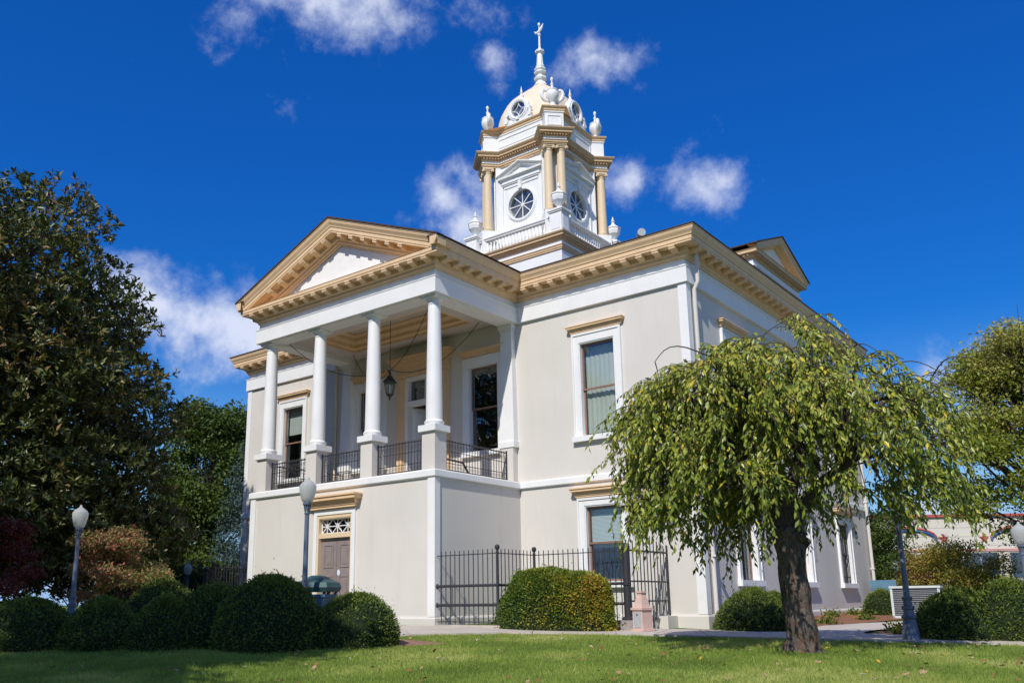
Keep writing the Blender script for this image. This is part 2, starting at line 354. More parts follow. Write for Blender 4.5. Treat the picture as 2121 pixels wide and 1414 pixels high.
def poly_sheet(name, left, right, dz, mat, n=40, m_=6):
    # ribbon between two polylines, draped on the ground
    def samp(pl, t):
        pl = [Vector(p) for p in pl]; ln = [0]
        for a, b in zip(pl, pl[1:]): ln.append(ln[-1]+(b-a).length)
        s = t*ln[-1]
        for i in range(len(pl)-1):
            if s <= ln[i+1]+1e-6: return pl[i].lerp(pl[i+1], (s-ln[i])/(ln[i+1]-ln[i]))
        return pl[-1]
    v = []; f = []
    for i in range(n+1):
        a, b = samp(left, i/n), samp(right, i/n)
        for j in range(m_+1):
            p = a.lerp(b, j/m_); v.append((p.x, p.y, G(p.x, p.y)+dz))
    for i in range(n):
        for j in range(m_): f.append((i*(m_+1)+j, i*(m_+1)+j+1, (i+1)*(m_+1)+j+1, (i+1)*(m_+1)+j))
    me = bpy.data.meshes.new(name); me.from_pydata(v, [], f); me.update()
    o = link(name, me, mat); return tag(o, kind='structure')
NEAR = [(-9, -9.6), (-3.77, -6.5), (-2.4, -4.55), (-1.12, -3.72), (1.31, -2.92), (2.91, -2.67), (4.8, -2.45), (6.42, -2.16), (16, .2)]
FAR = [(-10.2, -6.2), (-6.2, -4.4), (-4.2, -3.3), (-1.2, -1.4), (.2, -.9), (1.6, -.75), (3.4, -.75), (7.2, -.7), (16, 2.2)]
# sidewalk slabs: separate pieces with recessed joints
def slab_walk():
    root = None
    def samp(pl, t):
        pl = [Vector(p) for p in pl]; k = t*(len(pl)-1); i = min(int(k), len(pl)-2); return pl[i].lerp(pl[i+1], k-i)
    base = poly_sheet('sidewalk', NEAR, FAR, .004, 'stone')
    nslab = 20
    for i in range(nslab):
        mb = MB(); t0, t1 = i/nslab, (i+1)/nslab; top = []; k = 4
        for a in range(k+1):
            t = t0+(t1-t0)*a/k
            p, q = samp(NEAR, t), samp(FAR, t)
            if a == 0: p += (samp(NEAR, t1)-p).normalized()*.008; q += (samp(FAR, t1)-q).normalized()*.008
            if a == k: p += (samp(NEAR, t0)-p).normalized()*.008; q += (samp(FAR, t0)-q).normalized()*.008
            for b in range(k+1):
                r = p.lerp(q, b/k); top.append((r.x, r.y, G(r.x, r.y)+.04))
        vs = top + [(x,y,z-.06) for x,y,z in top]; fs = []; m_ = k+1; o = m_*m_
        for a in range(k):
            for b in range(k): fs.append((a*m_+b, a*m_+b+1, (a+1)*m_+b+1, (a+1)*m_+b))
        for a in range(k):
            fs.append((a*m_, (a+1)*m_, (a+1)*m_+o, a*m_+o)); fs.append((a*m_+k, (a+1)*m_+k, (a+1)*m_+k+o, a*m_+k+o))
            fs.append((a, a+1, a+1+o, a+o)); fs.append((k*m_+a, k*m_+a+1, k*m_+a+1+o, k*m_+a+o))
        mb.add(vs, fs).build('paving_slab', 'concrete', base)
slab_walk()
poly_sheet('path', [(1.9,-1.2),(1.75,1.0),(1.75,2.6),(2.3,4.4),(3.3,6.4),(6.0,9)], [(3.6,-1.2),(3.4,.0),(3.3,1.2),(3.6,2.6),(4.8,4.4),(7.6,6.5)], .036, 'concrete')
poly_sheet('soil_bank', [(.02,.4),(.02,5),(.02,10),(.02,15)], [(1.7,.4),(1.65,3.0),(2.2,5.0),(3.6,15)], .02, 'mulch')
poly_sheet('soil_bed', [(3.62,-.55),(3.5,.3),(3.5,1.4),(3.9,2.6)], [(9,-.55),(9,.3),(9,1.4),(9,2.6)], .02, 'mulch')
poly_sheet('mulch_bed', [(-8.8,-12.4),(-6.6,-11.4),(-4,-9.9),(-2.2,-8.15),(-1.78,-6.95)], [(-9.5,-9.8),(-6.6,-7.8),(-4.6,-7.0),(-3.0,-6.75),(-1.9,-6.85)], .008, 'clay')

# ------------------------------------------------------------------ courthouse
W, D, PA, PB, PY = 17.42, 13.6, 12.26, 5.18, 3.49
CX = -8.72
CH = empty('courthouse', (0,0,0), 0, 'cream stucco courthouse with white columned portico, tan cornices and domed clock tower', 'building')
Ff = frame((0,0), (1,0), (0,-1)); Fp = frame((0,-PY), (1,0), (0,-1)); Fs = frame((0,0), (0,1), (1,0))
Fpr = frame((-PB,0), (0,1), (1,0)); Fpl = frame((-PA,0), (0,-1), (-1,0)); Fl = frame((-W,0), (0,-1), (-1,0)); Fb = frame((0,D), (-1,0), (0,1))
def wall_face(mb, F, a0, a1, z0, z1, holes, depth=.22):
    A = sorted({a0, a1, *[h[0] for h in holes], *[h[1] for h in holes]}); Z = sorted({z0, z1, *[h[2] for h in holes], *[h[3] for h in holes]})
    for i in range(len(A)-1):
        for j in range(len(Z)-1):
            ca, cz = (A[i]+A[i+1])/2, (Z[j]+Z[j+1])/2
            if any(h[0] < ca < h[1] and h[2] < cz < h[3] for h in holes): continue
            mb.add([F(A[i],0,Z[j]),F(A[i+1],0,Z[j]),F(A[i+1],0,Z[j+1]),F(A[i],0,Z[j+1])], [(0,1,2,3)])
    for h in holes:
        c = [(h[0],h[2]),(h[1],h[2]),(h[1],h[3]),(h[0],h[3])]
        for k in range(4):
            p, q = c[k], c[(k+1)%4]
            mb.add([F(p[0],0,p[1]),F(q[0],0,q[1]),F(q[0],-depth,q[1]),F(p[0],-depth,p[1])], [(0,1,2,3)])
UP = (4.80, 7.32); LO = (1.10, 3.00)
HW = .535
front_win = [-2.60, -14.84]; porch_win = [-6.40, -11.04]; side_win = [2.64, 6.80, 10.78]
holes = [(c-HW, c+HW, *UP) for c in front_win+porch_win] + [(c-HW, c+HW, *LO) for c in front_win] + [(CX-.76, CX+.76, 3.80, 7.45)]
mb = MB()
wall_face(mb, Ff, -W, 0, -.3, 9.2, holes)
wall_face(mb, Fs, 0, D, -.3, 9.2, [(c-HW, c+HW, *UP) for c in side_win]+[(c-HW, c+HW, *LO) for c in side_win])
wall_face(mb, Fl, -D, 0, -.3, 9.2, []); wall_face(mb, Fb, 0, W, -.3, 9.2, [])
mb.build('wall', 'wall', CH)
mb = MB(); wall_face(mb, Fp, -PA, -PB, -.3, 3.80, [(-9.36, -8.02, 0.0, 2.86)]); wall_face(mb, Fpr, -PY, 0, -.3, 3.80, []); wall_face(mb, Fpl, 0, PY, -.3, 3.80, [])
mb.build('portico_wall', 'wall', CH)
# interior floor and partition so that rooms read dark behind the glass
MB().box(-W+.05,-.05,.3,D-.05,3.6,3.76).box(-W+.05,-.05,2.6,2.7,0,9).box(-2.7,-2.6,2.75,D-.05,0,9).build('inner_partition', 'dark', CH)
MB().box(-PA+.02,-PB-.02,-PY+.02,.0,3.62,3.79).build('porch_floor', 'concrete', CH)
OUT = [(-W,0),(-PA,0),(-PA,-PY),(-PB,-PY),(-PB,0),(0,0),(0,D),(-W,D)]
# plinth, belt course, friezes
MB().sweep(OUT, [(.002,-.3),(.05,-.3),(.05,.26),(.03,.30),(.002,.31)], True).build('plinth', 'wall', CH)
MB().sweep(OUT, [(.002,3.585),(.06,3.60),(.075,3.615),(.075,3.755),(.06,3.775),(.002,3.79)], True).build('belt_course', 'white', CH)
MAIN_R = [(-PB,0),(0,0),(0,D),(-W,D),(-W,0),(-PA,0)]
MB().sweep(OUT, [(.002,8.28),(.085,8.29),(.085,8.68),(.10,8.70),(.10,8.72),(.02,8.735),(.02,8.92),(.002,8.93)], True).build('frieze', 'white', CH)
# porch beams behind the frieze (thickness and soffit)
mb = MB(); T_ = .50
mb.box(-PA+.004,-PB-.004,-PY+.004,-PY+T_,8.27,8.95); mb.box(-PA+.004,-PA+T_,-PY+T_,-.004,8.271,8.95); mb.box(-PB-T_,-PB-.004,-PY+T_,-.004,8.271,8.95)
mb.build('porch_beam', 'white', CH)
x0, x1, y0, y1 = -PA+T_, -PB-T_, -PY+T_, -.02
mb = MB(); i_ = .62
ceil_path = [(x0+i_,y0+i_),(x0+i_,y1-i_),(x1-i_,y1-i_),(x1-i_,y0+i_)]
mb.box(x0,x1,y0,y0+i_,8.42,8.50); mb.box(x0,x1,y1-i_,y1,8.42,8.50); mb.box(x0,x0+i_,y0+i_,y1-i_,8.42,8.50); mb.box(x1-i_,x1,y0+i_,y1-i_,8.42,8.50)
mb.box(x0+.4,x1-.4,y0+.4,y1-.4,8.90,8.94)
mb.build('porch_ceiling', 'ceil', CH)
MB().sweep(ceil_path, [(-.002,8.42),(.05,8.41),(.06,8.48),(.14,8.52),(.15,8.62),(.26,8.70),(.27,8.80),(.36,8.86),(.36,8.90),(-.002,8.90)], True).build('ceiling_moulding', 'tan', CH)
# cornice
CO = empty('cornice', (0,0,0), parent=CH)
LOWP = [(.02,8.90),(.05,8.90),(.06,8.94),(.10,8.97),(.11,9.03),(.16,9.05),(.16,9.165),(.42,9.165),(.42,9.20),(.435,9.215),(.435,9.30),(.45,9.315),(.0,9.33)]
MB().sweep(OUT, LOWP, True).build('corona', 'tan', CO, smooth=True)
CYM = [(.30,9.322),(.455,9.322),(.46,9.35),(.475,9.385),(.505,9.42),(.525,9.46),(.53,9.51),(.545,9.515),(.545,9.535),(.30,9.54)]
CYP = [(-PB,-PY-.545),(-PB,0),(0,0),(0,D),(-W,D),(-W,0),(-PA,0),(-PA,-PY-.545)]
MB().sweep(CYP, CYM).build('gutter_moulding', 'tan', CO, smooth=True)
MB().sweep(CYP, [(.20,9.541),(.565,9.541),(.565,9.565),(.20,9.59)]).build('roof_edge', 'roof', CO)
def modillion_mesh():
    w = .085; mb = MB()
    prof = [(.0,0),(.0,-.105),(.05,-.125),(.10,-.105),(.15,-.085),(.20,-.09),(.245,-.075),(.245,-.03),(.26,-.028),(.26,0)]
    k = len(prof); vs = [(-w,-d,z) for d,z in prof]+[(w,-d,z) for d,z in prof]
    fs = [tuple(range(k)), tuple(range(k,2*k))[::-1]]+[(i,(i+1)%k,(i+1)%k+k,i+k) for i in range(k)]
    return mb.add(vs, fs)
mod0 = modillion_mesh().build('modillion', 'tan', CO); mod0.location = (-.12,-.159,9.164)
def mods(F, a0, a1, n, rz):
    for i in range(n):
        a = a0+(a1-a0)*i/(n-1); p = F(a,.159,9.164); inst(mod0, p, rz, CO)
mods(Ff, -.58, -4.66, 10, 0); mods(Ff, -12.80, -W+.02, 10, 0); mods(Fp, -PA+.04, -PB-.04, 16, 0)
mods(Fpr, -PY+.08, -.62, 7, math.pi/2); mods(Fpl, .62, PY-.08, 7, -math.pi/2); mods(Fs, .12, D-.1, 29, math.pi/2)
# pediment
def raking(F, c, half, zb, slope, prof, name, mat, parent, zclip, smooth=True):
    """raking moulding on both slopes: prof is (offset outward, height above the eave line); eave line height zb at half"""
    for sgn in (-1, 1):
        A, B = [], []
        for off, h in prof:
            z_e = zb+h; ae = half
            if z_e < zclip: ae = half-(zclip-z_e)/slope
            A.append(F(c+sgn*ae, off, max(z_e, zclip))); B.append(F(c, off, zb+slope*half+h))
        k = len(prof); mb = MB()
        mb.add(A+B, [(i,(i+1)%k,(i+1)%k+k,i+k) for i in range(k)]+[tuple(range(k)), tuple(range(k,2*k))])
        mb.build(name, mat, parent, smooth=smooth)
SL = .40; HALF = (PA-PB)/2+.545
def up_(p): return [(o, (z-9.535)*1.03) for o, z in p]
PE = empty('pediment', (0,0,0), parent=CH)
raking(Fp, CX, HALF, 9.535, SL, up_([(.002,8.90),(.05,8.90),(.06,8.94),(.10,8.97),(.11,9.03),(.16,9.05),(.16,9.165),(.421,9.165),(.421,9.20),(.436,9.215),(.436,9.30),(.456,9.322),(.002,9.33)]), 'raking_cornice', 'tan', PE, 9.322)
raking(Fp, CX, HALF, 9.535, SL, up_([(.20,9.324),(.457,9.324),(.462,9.35),(.477,9.385),(.507,9.42),(.527,9.46),(.532,9.51),(.547,9.515),(.547,9.535),(.20,9.54)]), 'raking_moulding', 'tan', PE, 9.30)
raking(Fp, CX, HALF+.02, 9.537, SL, [(-4.6,.0),(.57,.0),(.57,.045),(-4.6,.045)], 'portico_roof', 'roof', PE, 9.5)
hz = (HALF)*SL
mb = MB(); y_ = -PY-.001
mb.add([(CX-HALF+.3,-PY+.02,9.25),(CX+HALF-.3,-PY+.02,9.25),(CX,-PY+.02,9.35+hz-.2),(CX-HALF+.3,-PY+.2,9.25),(CX+HALF-.3,-PY+.2,9.25),(CX,-PY+.2,9.35+hz-.2)], [(0,1,2),(3,5,4),(0,3,4,1),(1,4,5,2),(2,5,3,0)])
mb.build('tympanum', 'white', PE)
for sgn in (-1, 1):
    for i in range(7):
        t = .34+.47*i
        if t > HALF-1.0: continue
        a = CX+sgn*t; mo = inst(mod0, Fp(a, .159, 9.164+SL*(HALF-t)-.012), 0, PE); mo.rotation_euler = (0, sgn*math.atan(SL), 0)
# roof of the main block
mb = MB(); e = .5; zt = 11.0; h2 = 2.0; ty = D/2+.03
P0 = [(-W-e,-e,9.56),(e,-e,9.56),(e,D+e,9.56),(-W-e,D+e,9.56)]; P1 = [(CX-h2,ty-h2,zt),(CX+h2,ty-h2,zt),(CX+h2,ty+h2,zt),(CX-h2,ty+h2,zt)]
mb.add(P0+P1, [(i,(i+1)%4,(i+1)%4+4,i+4) for i in range(4)]+[(4,5,6,7),(3,2,1,0)]).build('roof', 'roof', CH)
# corner boards
for F, a0, a1, zs in ((Ff,-.20,.03,2),(Ff,-W-.03,-W+.2,2),(Fs,-.001,.2,2),(Fp,-PB-.20,-PB+.03,1),(Fpr,-PY-.001,-PY+.16,1),(Fp,-PA-.03,-PA+.2,1)):
    for z0, z1 in ((.31,3.585),(3.79,8.28))[:zs]: MB().fbox(F,a0,a1,.001,.034 if F in (Ff, Fp) else .03,z0,z1).build('corner_board', 'white', CH)

# windows
def hood(F, c, half, z, parent, mat='tan', s=1.0):
    mb = MB()
    for hw, pj, z0, z1 in ((0,.07,0,.035),(.012,.085,.035,.06),(.022,.095,.06,.10),(.055,.13,.10,.115),(.08,.16,.115,.165),(.10,.18,.165,.19)):
        mb.fbox(F, c-half-hw*s, c+half+hw*s, .001, pj*s, z+z0*s, z+z1*s)
    return mb.build('hood', mat, parent)
def window(F, c, z0, z1, top, sillz, hz_, cover, hs=1.0):
    mb = MB(); o = .74
    mb.fbox(F,c-o,c-HW,.001,.05,z0-.001,top); mb.fbox(F,c+HW,c+o,.001,.05,z0-.001,top); mb.fbox(F,c-HW,c+HW,.001,.05,z1,top)
    mb.fbox(F,c-o+.001,c-o+.05,.05,.075,z0,top-.002); mb.fbox(F,c+o-.05,c+o-.001,.05,.075,z0,top-.002); mb.fbox(F,c-o+.05,c+o-.05,.05,.075,top-.06,top-.002)
    # reveal lining
    mb.fbox(F,c-HW,c-HW+.025,-.2,.03,z0,z1); mb.fbox(F,c+HW-.025,c+HW,-.2,.03,z0,z1); mb.fbox(F,c-HW+.025,c+HW-.025,-.2,.03,z1-.03,z1)
    w = mb.build('window', 'white', CH)
    hood(F, c, .77, hz_, w, s=hs)
    MB().fbox(F,c-o-.04,c+o+.04,.001,.13,sillz,z0-.002).fbox(F,c-HW,c+HW,-.2,.001,sillz+.03,z0+.001).build('sill', 'white', w)
    a0, a1 = c-HW+.025, c+HW-.025; zm = (z0+z1)/2-.02
    mb = MB(); b = .042
    def sash(zl, zh, d):
        mb.fbox(F,a0,a0+b,d-.04,d,zl,zh); mb.fbox(F,a1-b,a1,d-.04,d,zl,zh); mb.fbox(F,a0+b,a1-b,d-.04,d,zl,zl+b*1.1); mb.fbox(F,a0+b,a1-b,d-.04,d,zh-b,zh)
    sash(zm, z1-.04, -.075); sash(z0+.002, zm+.05, -.12)
    mb.build('sash', 'brown', w)
    for zl, zh, d in ((zm+.05, z1-.09, -.095), (z0+.05, zm, -.14)):
        MB().fbox(F,a0+b-.01,a1-b+.01,d-.004,d,zl,zh).build('pane', 'glass' if cover else 'darkglass', w)
    if cover == 'blind':
        mb = MB(); n = 30; zl = zm-.1
        for i in range(n):
            z = zl+(z1-.1-zl)*i/n; h = (z1-.1-zl)/n
            mb.add([F(a0+.03,-.195,z),F(a1-.03,-.195,z),F(a1-.03,-.205,z+h*.88),F(a0+.03,-.205,z+h*.88)], [(0,1,2,3)])
        mb.build('blind', 'blind', w)
    elif cover == 'curtain':
        mb = MB(); n = 24; zl = z0+.1
        v = []; f = []
        for i in range(n+1):
            a = a0+(a1-a0)*i/n; d = -.27+.015*math.sin(i*1.9)
            v += [F(a,d,zl), F(a,d,z1-.06)]
        for i in range(n): f.append((2*i,2*i+2,2*i+3,2*i+1))
        mb.add(v, f).build('curtain', 'curtain', w)
    elif cover == 'half':
        MB().fbox(F,a0+.02,a1-.02,-.26,-.25,zm+.35,z1-.05).build('blind', 'curtain', w)
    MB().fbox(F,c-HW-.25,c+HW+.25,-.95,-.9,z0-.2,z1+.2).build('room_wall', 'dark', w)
    return w
window(Ff, -2.60, *UP, 7.585, 4.66, 7.60, 'curtain'); window(Ff, -14.84, *UP, 7.585, 4.66, 7.60, 'half')
window(Ff, -6.40, *UP, 7.585, 4.66, 7.60, None); window(Ff, -11.04, *UP, 7.585, 4.66, 7.60, 'half')
window(Ff, -2.60, *LO, 3.20, .95, 3.215, 'blind', 1.25); window(Ff, -14.84, *LO, 3.20, .95, 3.215, 'blind', 1.25)
for c in side_win:
    window(Fs, c, *UP, 7.585, 4.66, 7.60, 'half'); window(Fs, c, *LO, 3.20, .95, 3.215, 'half' if c < 4 else None, 1.25)
# bars over the far lower side window
g_ = MB()
for i in range(7): a = 10.78-.42+i*.14; g_.bar(Fs(a,-.03,1.12),Fs(a,-.03,2.98),.022)
for z in (1.3, 2.0, 2.7): g_.bar(Fs(10.78-.45,-.03,z),Fs(10.78+.45,-.03,z),.03)
g_.build('window_grille', 'iron', CH)

# columns, piers, pilasters
CXS = [CX-3.27+2.18*i for i in range(4)]; CY_ = -PY+.28
def column_mesh():
    mb = MB(); prof = [(.235,4.91),(.235,4.95),(.25,4.97),(.25,5.01),(.225,5.03),(.208,5.06)]
    for i in range(13):
        t = i/12; prof.append((.207-.045*t**1.5, 5.06+(8.06-5.06)*t))
    prof += [(.175,8.065),(.175,8.09),(.163,8.10),(.163,8.15),(.175,8.16),(.215,8.20),(.225,8.215)]
    return mb.lathe(prof, 28)
col0 = None
for i, x in enumerate(CXS):
    if col0 is None:
        col0 = column_mesh().build('column', 'white', CH, smooth=True); col0.location = (x, CY_, 0); c_ = col0
        ab0 = MB().box(-.25,.25,-.25,.25,8.215,8.27).build('abacus', 'white', c_)
    else:
        c_ = inst(col0, (x, CY_, 0), 0, CH); inst(ab0, (0,0,0), 0, c_)
    pr_ = MB().box(x-.215,x+.215,CY_-.215,CY_+.215,3.79,4.75).build('pier', 'wall', CH)
    MB().box(x-.285,x+.285,CY_-.285,CY_+.285,4.75,4.91).box(x-.25,x+.25,CY_-.25,CY_+.25,4.735,4.749).build('pier_cap', 'white', pr_)
for x in (CXS[0], CXS[3]):
    mb = MB(); p = [(x-.245,-.001,4.91),(x+.245,-.001,4.91),(x+.245,-.20,4.91),(x-.245,-.20,4.91),(x-.19,-.001,8.08),(x+.19,-.001,8.08),(x+.19,-.17,8.08),(x-.19,-.17,8.08)]
    mb.add(p, [(0,3,2,1),(4,5,6,7),(0,1,5,4),(1,2,6,5),(2,3,7,6),(3,0,4,7)])
    pl = mb.build('pilaster', 'white', CH)
    MB().box(x-.21,x+.21,-.19,-.001,8.081,8.11).box(x-.22,x+.22,-.20,-.001,8.13,8.17).box(x-.25,x+.25,-.23,-.001,8.17,8.27).box(x-.20,x+.20,-.18,-.001,8.11,8.13).build('capital', 'white', pl)
    MB().box(x-.27,x+.27,-.24,-.001,4.75,4.91).build('base', 'white', pl)
    MB().box(x-.215,x+.215,-.215,-.001,3.79,4.75).build('pier', 'wall', CH)
# railings
def railing(p, q):
    p, q = Vector(p), Vector(q); L = (q-p).length; d = (q-p)/L; z0, z1 = 3.87, 4.60
    mb = MB()
    for z, t in ((z0,.025),(z0+.17,.016),(z1-.26,.014),(z1,.03)): mb.bar(p+Vector((0,0,z)), q+Vector((0,0,z)), t)
    for e_ in (p, q): mb.bar(e_+Vector((0,0,3.79)), e_+Vector((0,0,4.66)), .03)
    n = max(4, round(L/.115)); n += n % 2
    for i in range(n):
        c = p+d*(L*(i+.5)/n); r = L/n*.30
        pts = [c+d*(r*math.cos(a)*(1-a/14))+Vector((0,0,z1-.13+r*1.7*math.sin(a))) for a in np.linspace(0,5.2,9)]
        mb.tube(pts, .006, 4)
        pts = [c+d*(r*.8*math.cos(a))+Vector((0,0,z0+.085+r*math.sin(a))) for a in np.linspace(0,6.2,7)]
        mb.tube(pts, .005, 4)
    rl = mb.build('railing', 'iron', CH)
    b0 = None
    for i in range(1, n):
        c = p+d*(L*i/n)
        if b0 is None:
            b0 = MB().bar((0,0,z0),(0,0,z1+.0),.013).lathe([(.001,z1+.0),(.014,z1+.02),(.001,z1+.06)],4).build('bar', 'iron', rl); b0.location = c
        else: inst(b0, c, 0, rl)
ry = CY_
for i in range(3): railing((CXS[i]+.23, ry, 0), (CXS[i+1]-.23, ry, 0))
railing((CXS[3], ry+.23, 0), (CXS[3], -.23, 0)); railing((CXS[0], -.23, 0), (CXS[0], ry+.23, 0))
# stair handrail seen through the railing
MB().tube([(-7.6,-1.2,4.5),(-6.9,-1.2,4.5),(-6.2,-1.2,4.3),(-5.9,-1.2,3.82)], .03, 8).tube([(-6.9,-1.2,4.5),(-6.9,-1.2,3.8)], .02, 6).build('stair_handrail', 'iron', CH)

# porch doorway
dw = empty('porch_doorway', (0,0,0), parent=CH)
mb = MB()
for s in (-1, 1):
    a, b = sorted((CX+s*.76, CX+s*1.06)); mb.fbox(Ff,a,b,.001,.10,3.79,7.45)
    a, b = sorted((CX+s*.80, CX+s*1.02)); mb.fbox(Ff,a,b,.10,.13,4.1,7.38)
mb.fbox(Ff,CX-1.10,CX+1.10,.001,.14,7.452,7.52); mb.fbox(Ff,CX-1.06,CX+1.06,.001,.11,7.52,7.76)
for hw, pj, z0, z1 in ((1.09,.14,7.76,7.80),(1.13,.18,7.80,7.86),(1.19,.24,7.86,7.90),(1.24,.30,7.90,7.99),(1.28,.34,7.99,8.03)): mb.fbox(Ff,CX-hw,CX+hw,.001,pj,z0,z1)
mb.build('surround', 'tan', dw)
mb = MB()
for s in (-1, 1):
    a, b = sorted((CX+s*.64, CX+s*.755)); mb.fbox(Ff,a,b,-.2,.04,3.80,7.44)
mb.fbox(Ff,CX-.64,CX+.64,-.18,.03,7.32,7.44); mb.fbox(Ff,CX-.64,CX+.64,-.18,.05,6.52,6.66); mb.fbox(Ff,CX-.025,CX+.025,-.15,-.06,6.66,7.32)
mb.build('door_frame', 'white', dw)
MB().fbox(Ff,CX-.64,CX+.64,-.125,-.12,6.66,7.32).build('transom_pane', 'darkglass', dw)
def leaf_door(sgn, ang):
    mb = MB(); w = .63
    def b(a0,a1,d0,d1,z0,z1): mb.box(min(a0*sgn,a1*sgn),max(a0*sgn,a1*sgn),d0,d1,z0,z1)
    b(0,w,0,.04,3.81,6.5)
    for z0, z1 in ((3.95,4.7),(4.85,6.35)):
        b(.08,w-.08,-.012,.0,z0,z0+.05); b(.08,w-.08,-.012,0,z1-.05,z1); b(.08,.13,-.012,0,z0+.05,z1-.05); b(w-.13,w-.08,-.012,0,z0+.05,z1-.05)
    o = mb.build('door', 'white', dw); o.location = (CX-sgn*.635, .16, 0); o.rotation_euler = (0,0,ang)
    h = MB().lathe([(.0,0),(.03,.005),(.03,.03),(.0,.035)],10).build('door_handle', 'iron', o); h.location = (sgn*.55,-.03,4.8); h.rotation_euler = (R(90),0,0)
leaf_door(1, R(62)); leaf_door(-1, 0)
MB().box(CX-.8,CX+.8,1.4,1.45,3.78,7.5).box(CX-.85,CX-.8,.22,1.4,3.78,7.5).box(CX+.8,CX+.85,.22,1.4,3.78,7.5).build('vestibule', 'ceil', dw)

# portico ground-floor door
pd = empty('portico_doorway', (0,0,0), parent=CH); dc = -8.69
mb = MB(); mb.fbox(Fp,dc-.80,dc-.67,.001,.045,-.1,3.06); mb.fbox(Fp,dc+.67,dc+.80,.001,.045,-.1,3.06); mb.fbox(Fp,dc-.67,dc+.67,.001,.045,2.93,3.06)
mb.build('casing', 'white', pd)
mb = MB(); mb.fbox(Fp,dc-.67,dc-.61,-.16,.02,-.1,2.93); mb.fbox(Fp,dc+.61,dc+.67,-.16,.02,-.1,2.93); mb.fbox(Fp,dc-.61,dc+.61,-.16,.02,2.82,2.93); mb.fbox(Fp,dc-.61,dc+.61,-.16,.0,2.32,2.44)
mb.fbox(Fp,dc-.61,dc+.61,-.02,.03,2.84,2.90)
mb.build('door_frame', 'cream', pd)
hd = hood(Fp, dc, .86, 3.08, pd, s=1.75)
MB().fbox(Fp,dc-.61,dc+.61,-.125,-.12,2.44,2.82).build('transom_pane', 'darkglass', pd)
mb = MB(); x0, x1, z0, z1 = dc-.60, dc+.60, 2.45, 2.81
for i in range(3):
    a0 = x0+(x1-x0)*i/3; a1 = x0+(x1-x0)*(i+1)/3; am = (a0+a1)/2; zm = (z0+z1)/2
    for p, q in (((a0,z0),(a1,z1)),((a0,z1),(a1,z0)),((am,z0),(am,z1)),((a0,z0),(a0,z1)),((a1,z0),(a1,z1))):
        mb.bar(Fp(p[0],-.10,p[1]), Fp(q[0],-.10,q[1]), .022, .02, (0,1,0))
for z in (z0,(z0+z1)/2,z1): mb.bar(Fp(x0,-.099,z),Fp(x1,-.099,z),.024,.02,(0,1,0))
mb.build('lattice', 'white', pd)
for s in (-1, 1):
    a0, a1 = sorted((dc+s*.006, dc+s*.605)); mb = MB(); mb.fbox(Fp,a0,a1,-.13,-.09,.0,2.32)
    for z0, z1 in ((.22,1.35),(1.55,2.16)):
        e0, e1 = a0+.11, a1-.11
        mb.fbox(Fp,e0,e1,-.09,-.075,z0,z0+.04); mb.fbox(Fp,e0,e1,-.09,-.075,z1-.04,z1); mb.fbox(Fp,e0,e0+.04,-.09,-.075,z0+.04,z1-.04); mb.fbox(Fp,e1-.04,e1,-.09,-.075,z0+.04,z1-.04)
        mb.fbox(Fp,e0+.09,e1-.09,-.09,-.08,z0+.09,z1-.09)
    d_ = mb.build('door', 'door', pd)
    MB().tube([Fp(dc+s*.075,-.09,.95),Fp(dc+s*.075,-.03,.97),Fp(dc+s*.075,-.03,1.13),Fp(dc+s*.075,-.09,1.15)],.013,6).fbox(Fp,dc+s*.075-.03,dc+s*.075+.03,-.09,-.083,.88,1.22).build('door_handle', 'brown', d_)
    if s > 0:
        mb = MB(); P_ = [Fp(dc+.085+.055*math.cos(a),-.088,1.42+.08*math.sin(a)) for a in np.linspace(0,2*math.pi,13)[:-1]]; mb.add(P_, [tuple(range(12))]); mb.build('sticker', 'sticker', d_)
# downspouts
def spout(pts, mat='wall', r=.055):
    mb = MB(); mb.tube(pts, r, 10)
    for z in (1.6, 3.9, 6.2):
        q = min(pts, key=lambda p: abs(p[2]-z)); mb.box(pts[-1][0]-.07, pts[-1][0]+.07, pts[-1][1]-.07, pts[-1][1]+.07, z, z+.05)
    mb.build('downspout', mat, CH, smooth=True)
spout([(.22,.26,9.12),(.22,.26,8.35),(.11,.26,8.15),(.11,.26,.35),(.2,.26,.15)])
spout([(.22,D-.2,9.12),(.22,D-.2,8.35),(.11,D-.2,8.15),(.11,D-.2,.35)])
spout([(-PA-.35,-.2,9.12),(-PA-.30,-.12,8.2),(-PA-.30,-.09,3.9)], 'cream', .045)

# gabled roof dormer over the side wall
GD = empty('roof_gable', (0,0,0), parent=CH); gy, gh_, gx = 6.85, 1.95, -.08
Fg = frame((gx,0), (0,1), (1,0))
MB().box(-5.5,gx,gy-gh_,gy+gh_,9.5,10.50).build('gable_wall', 'white', GD)
gp = [(-5.5,gy-gh_),(gx,gy-gh_),(gx,gy+gh_),(-5.5,gy+gh_)]
MB().sweep(gp, [(.001,10.05),(.05,10.06),(.05,10.12),(.02,10.13),(.02,10.20),(.09,10.22),(.09,10.28),(.04,10.30),(.04,10.44),(.001,10.45)]).build('gable_frieze', 'white', GD)
MB().sweep(gp, [(.001,10.46),(.05,10.47),(.06,10.52),(.12,10.54),(.12,10.58),(.24,10.59),(.24,10.66),(.27,10.70),(.001,10.71)]).build('gable_cornice', 'tantower', GD)
mb = MB()
for i in range(30): a = gy-gh_+.03+i*(2*gh_-.06)/29; mb.fbox(Fg,a-.03,a+.03,.121,.19,10.53,10.588)
for i in range(30): a = gx-.05-i*.12; mb.box(a-.03,a+.03,gy-gh_-.19,gy-gh_-.121,10.53,10.588)
mb.build('dentil_course', 'tantower', GD, kind='stuff')
gs = .40
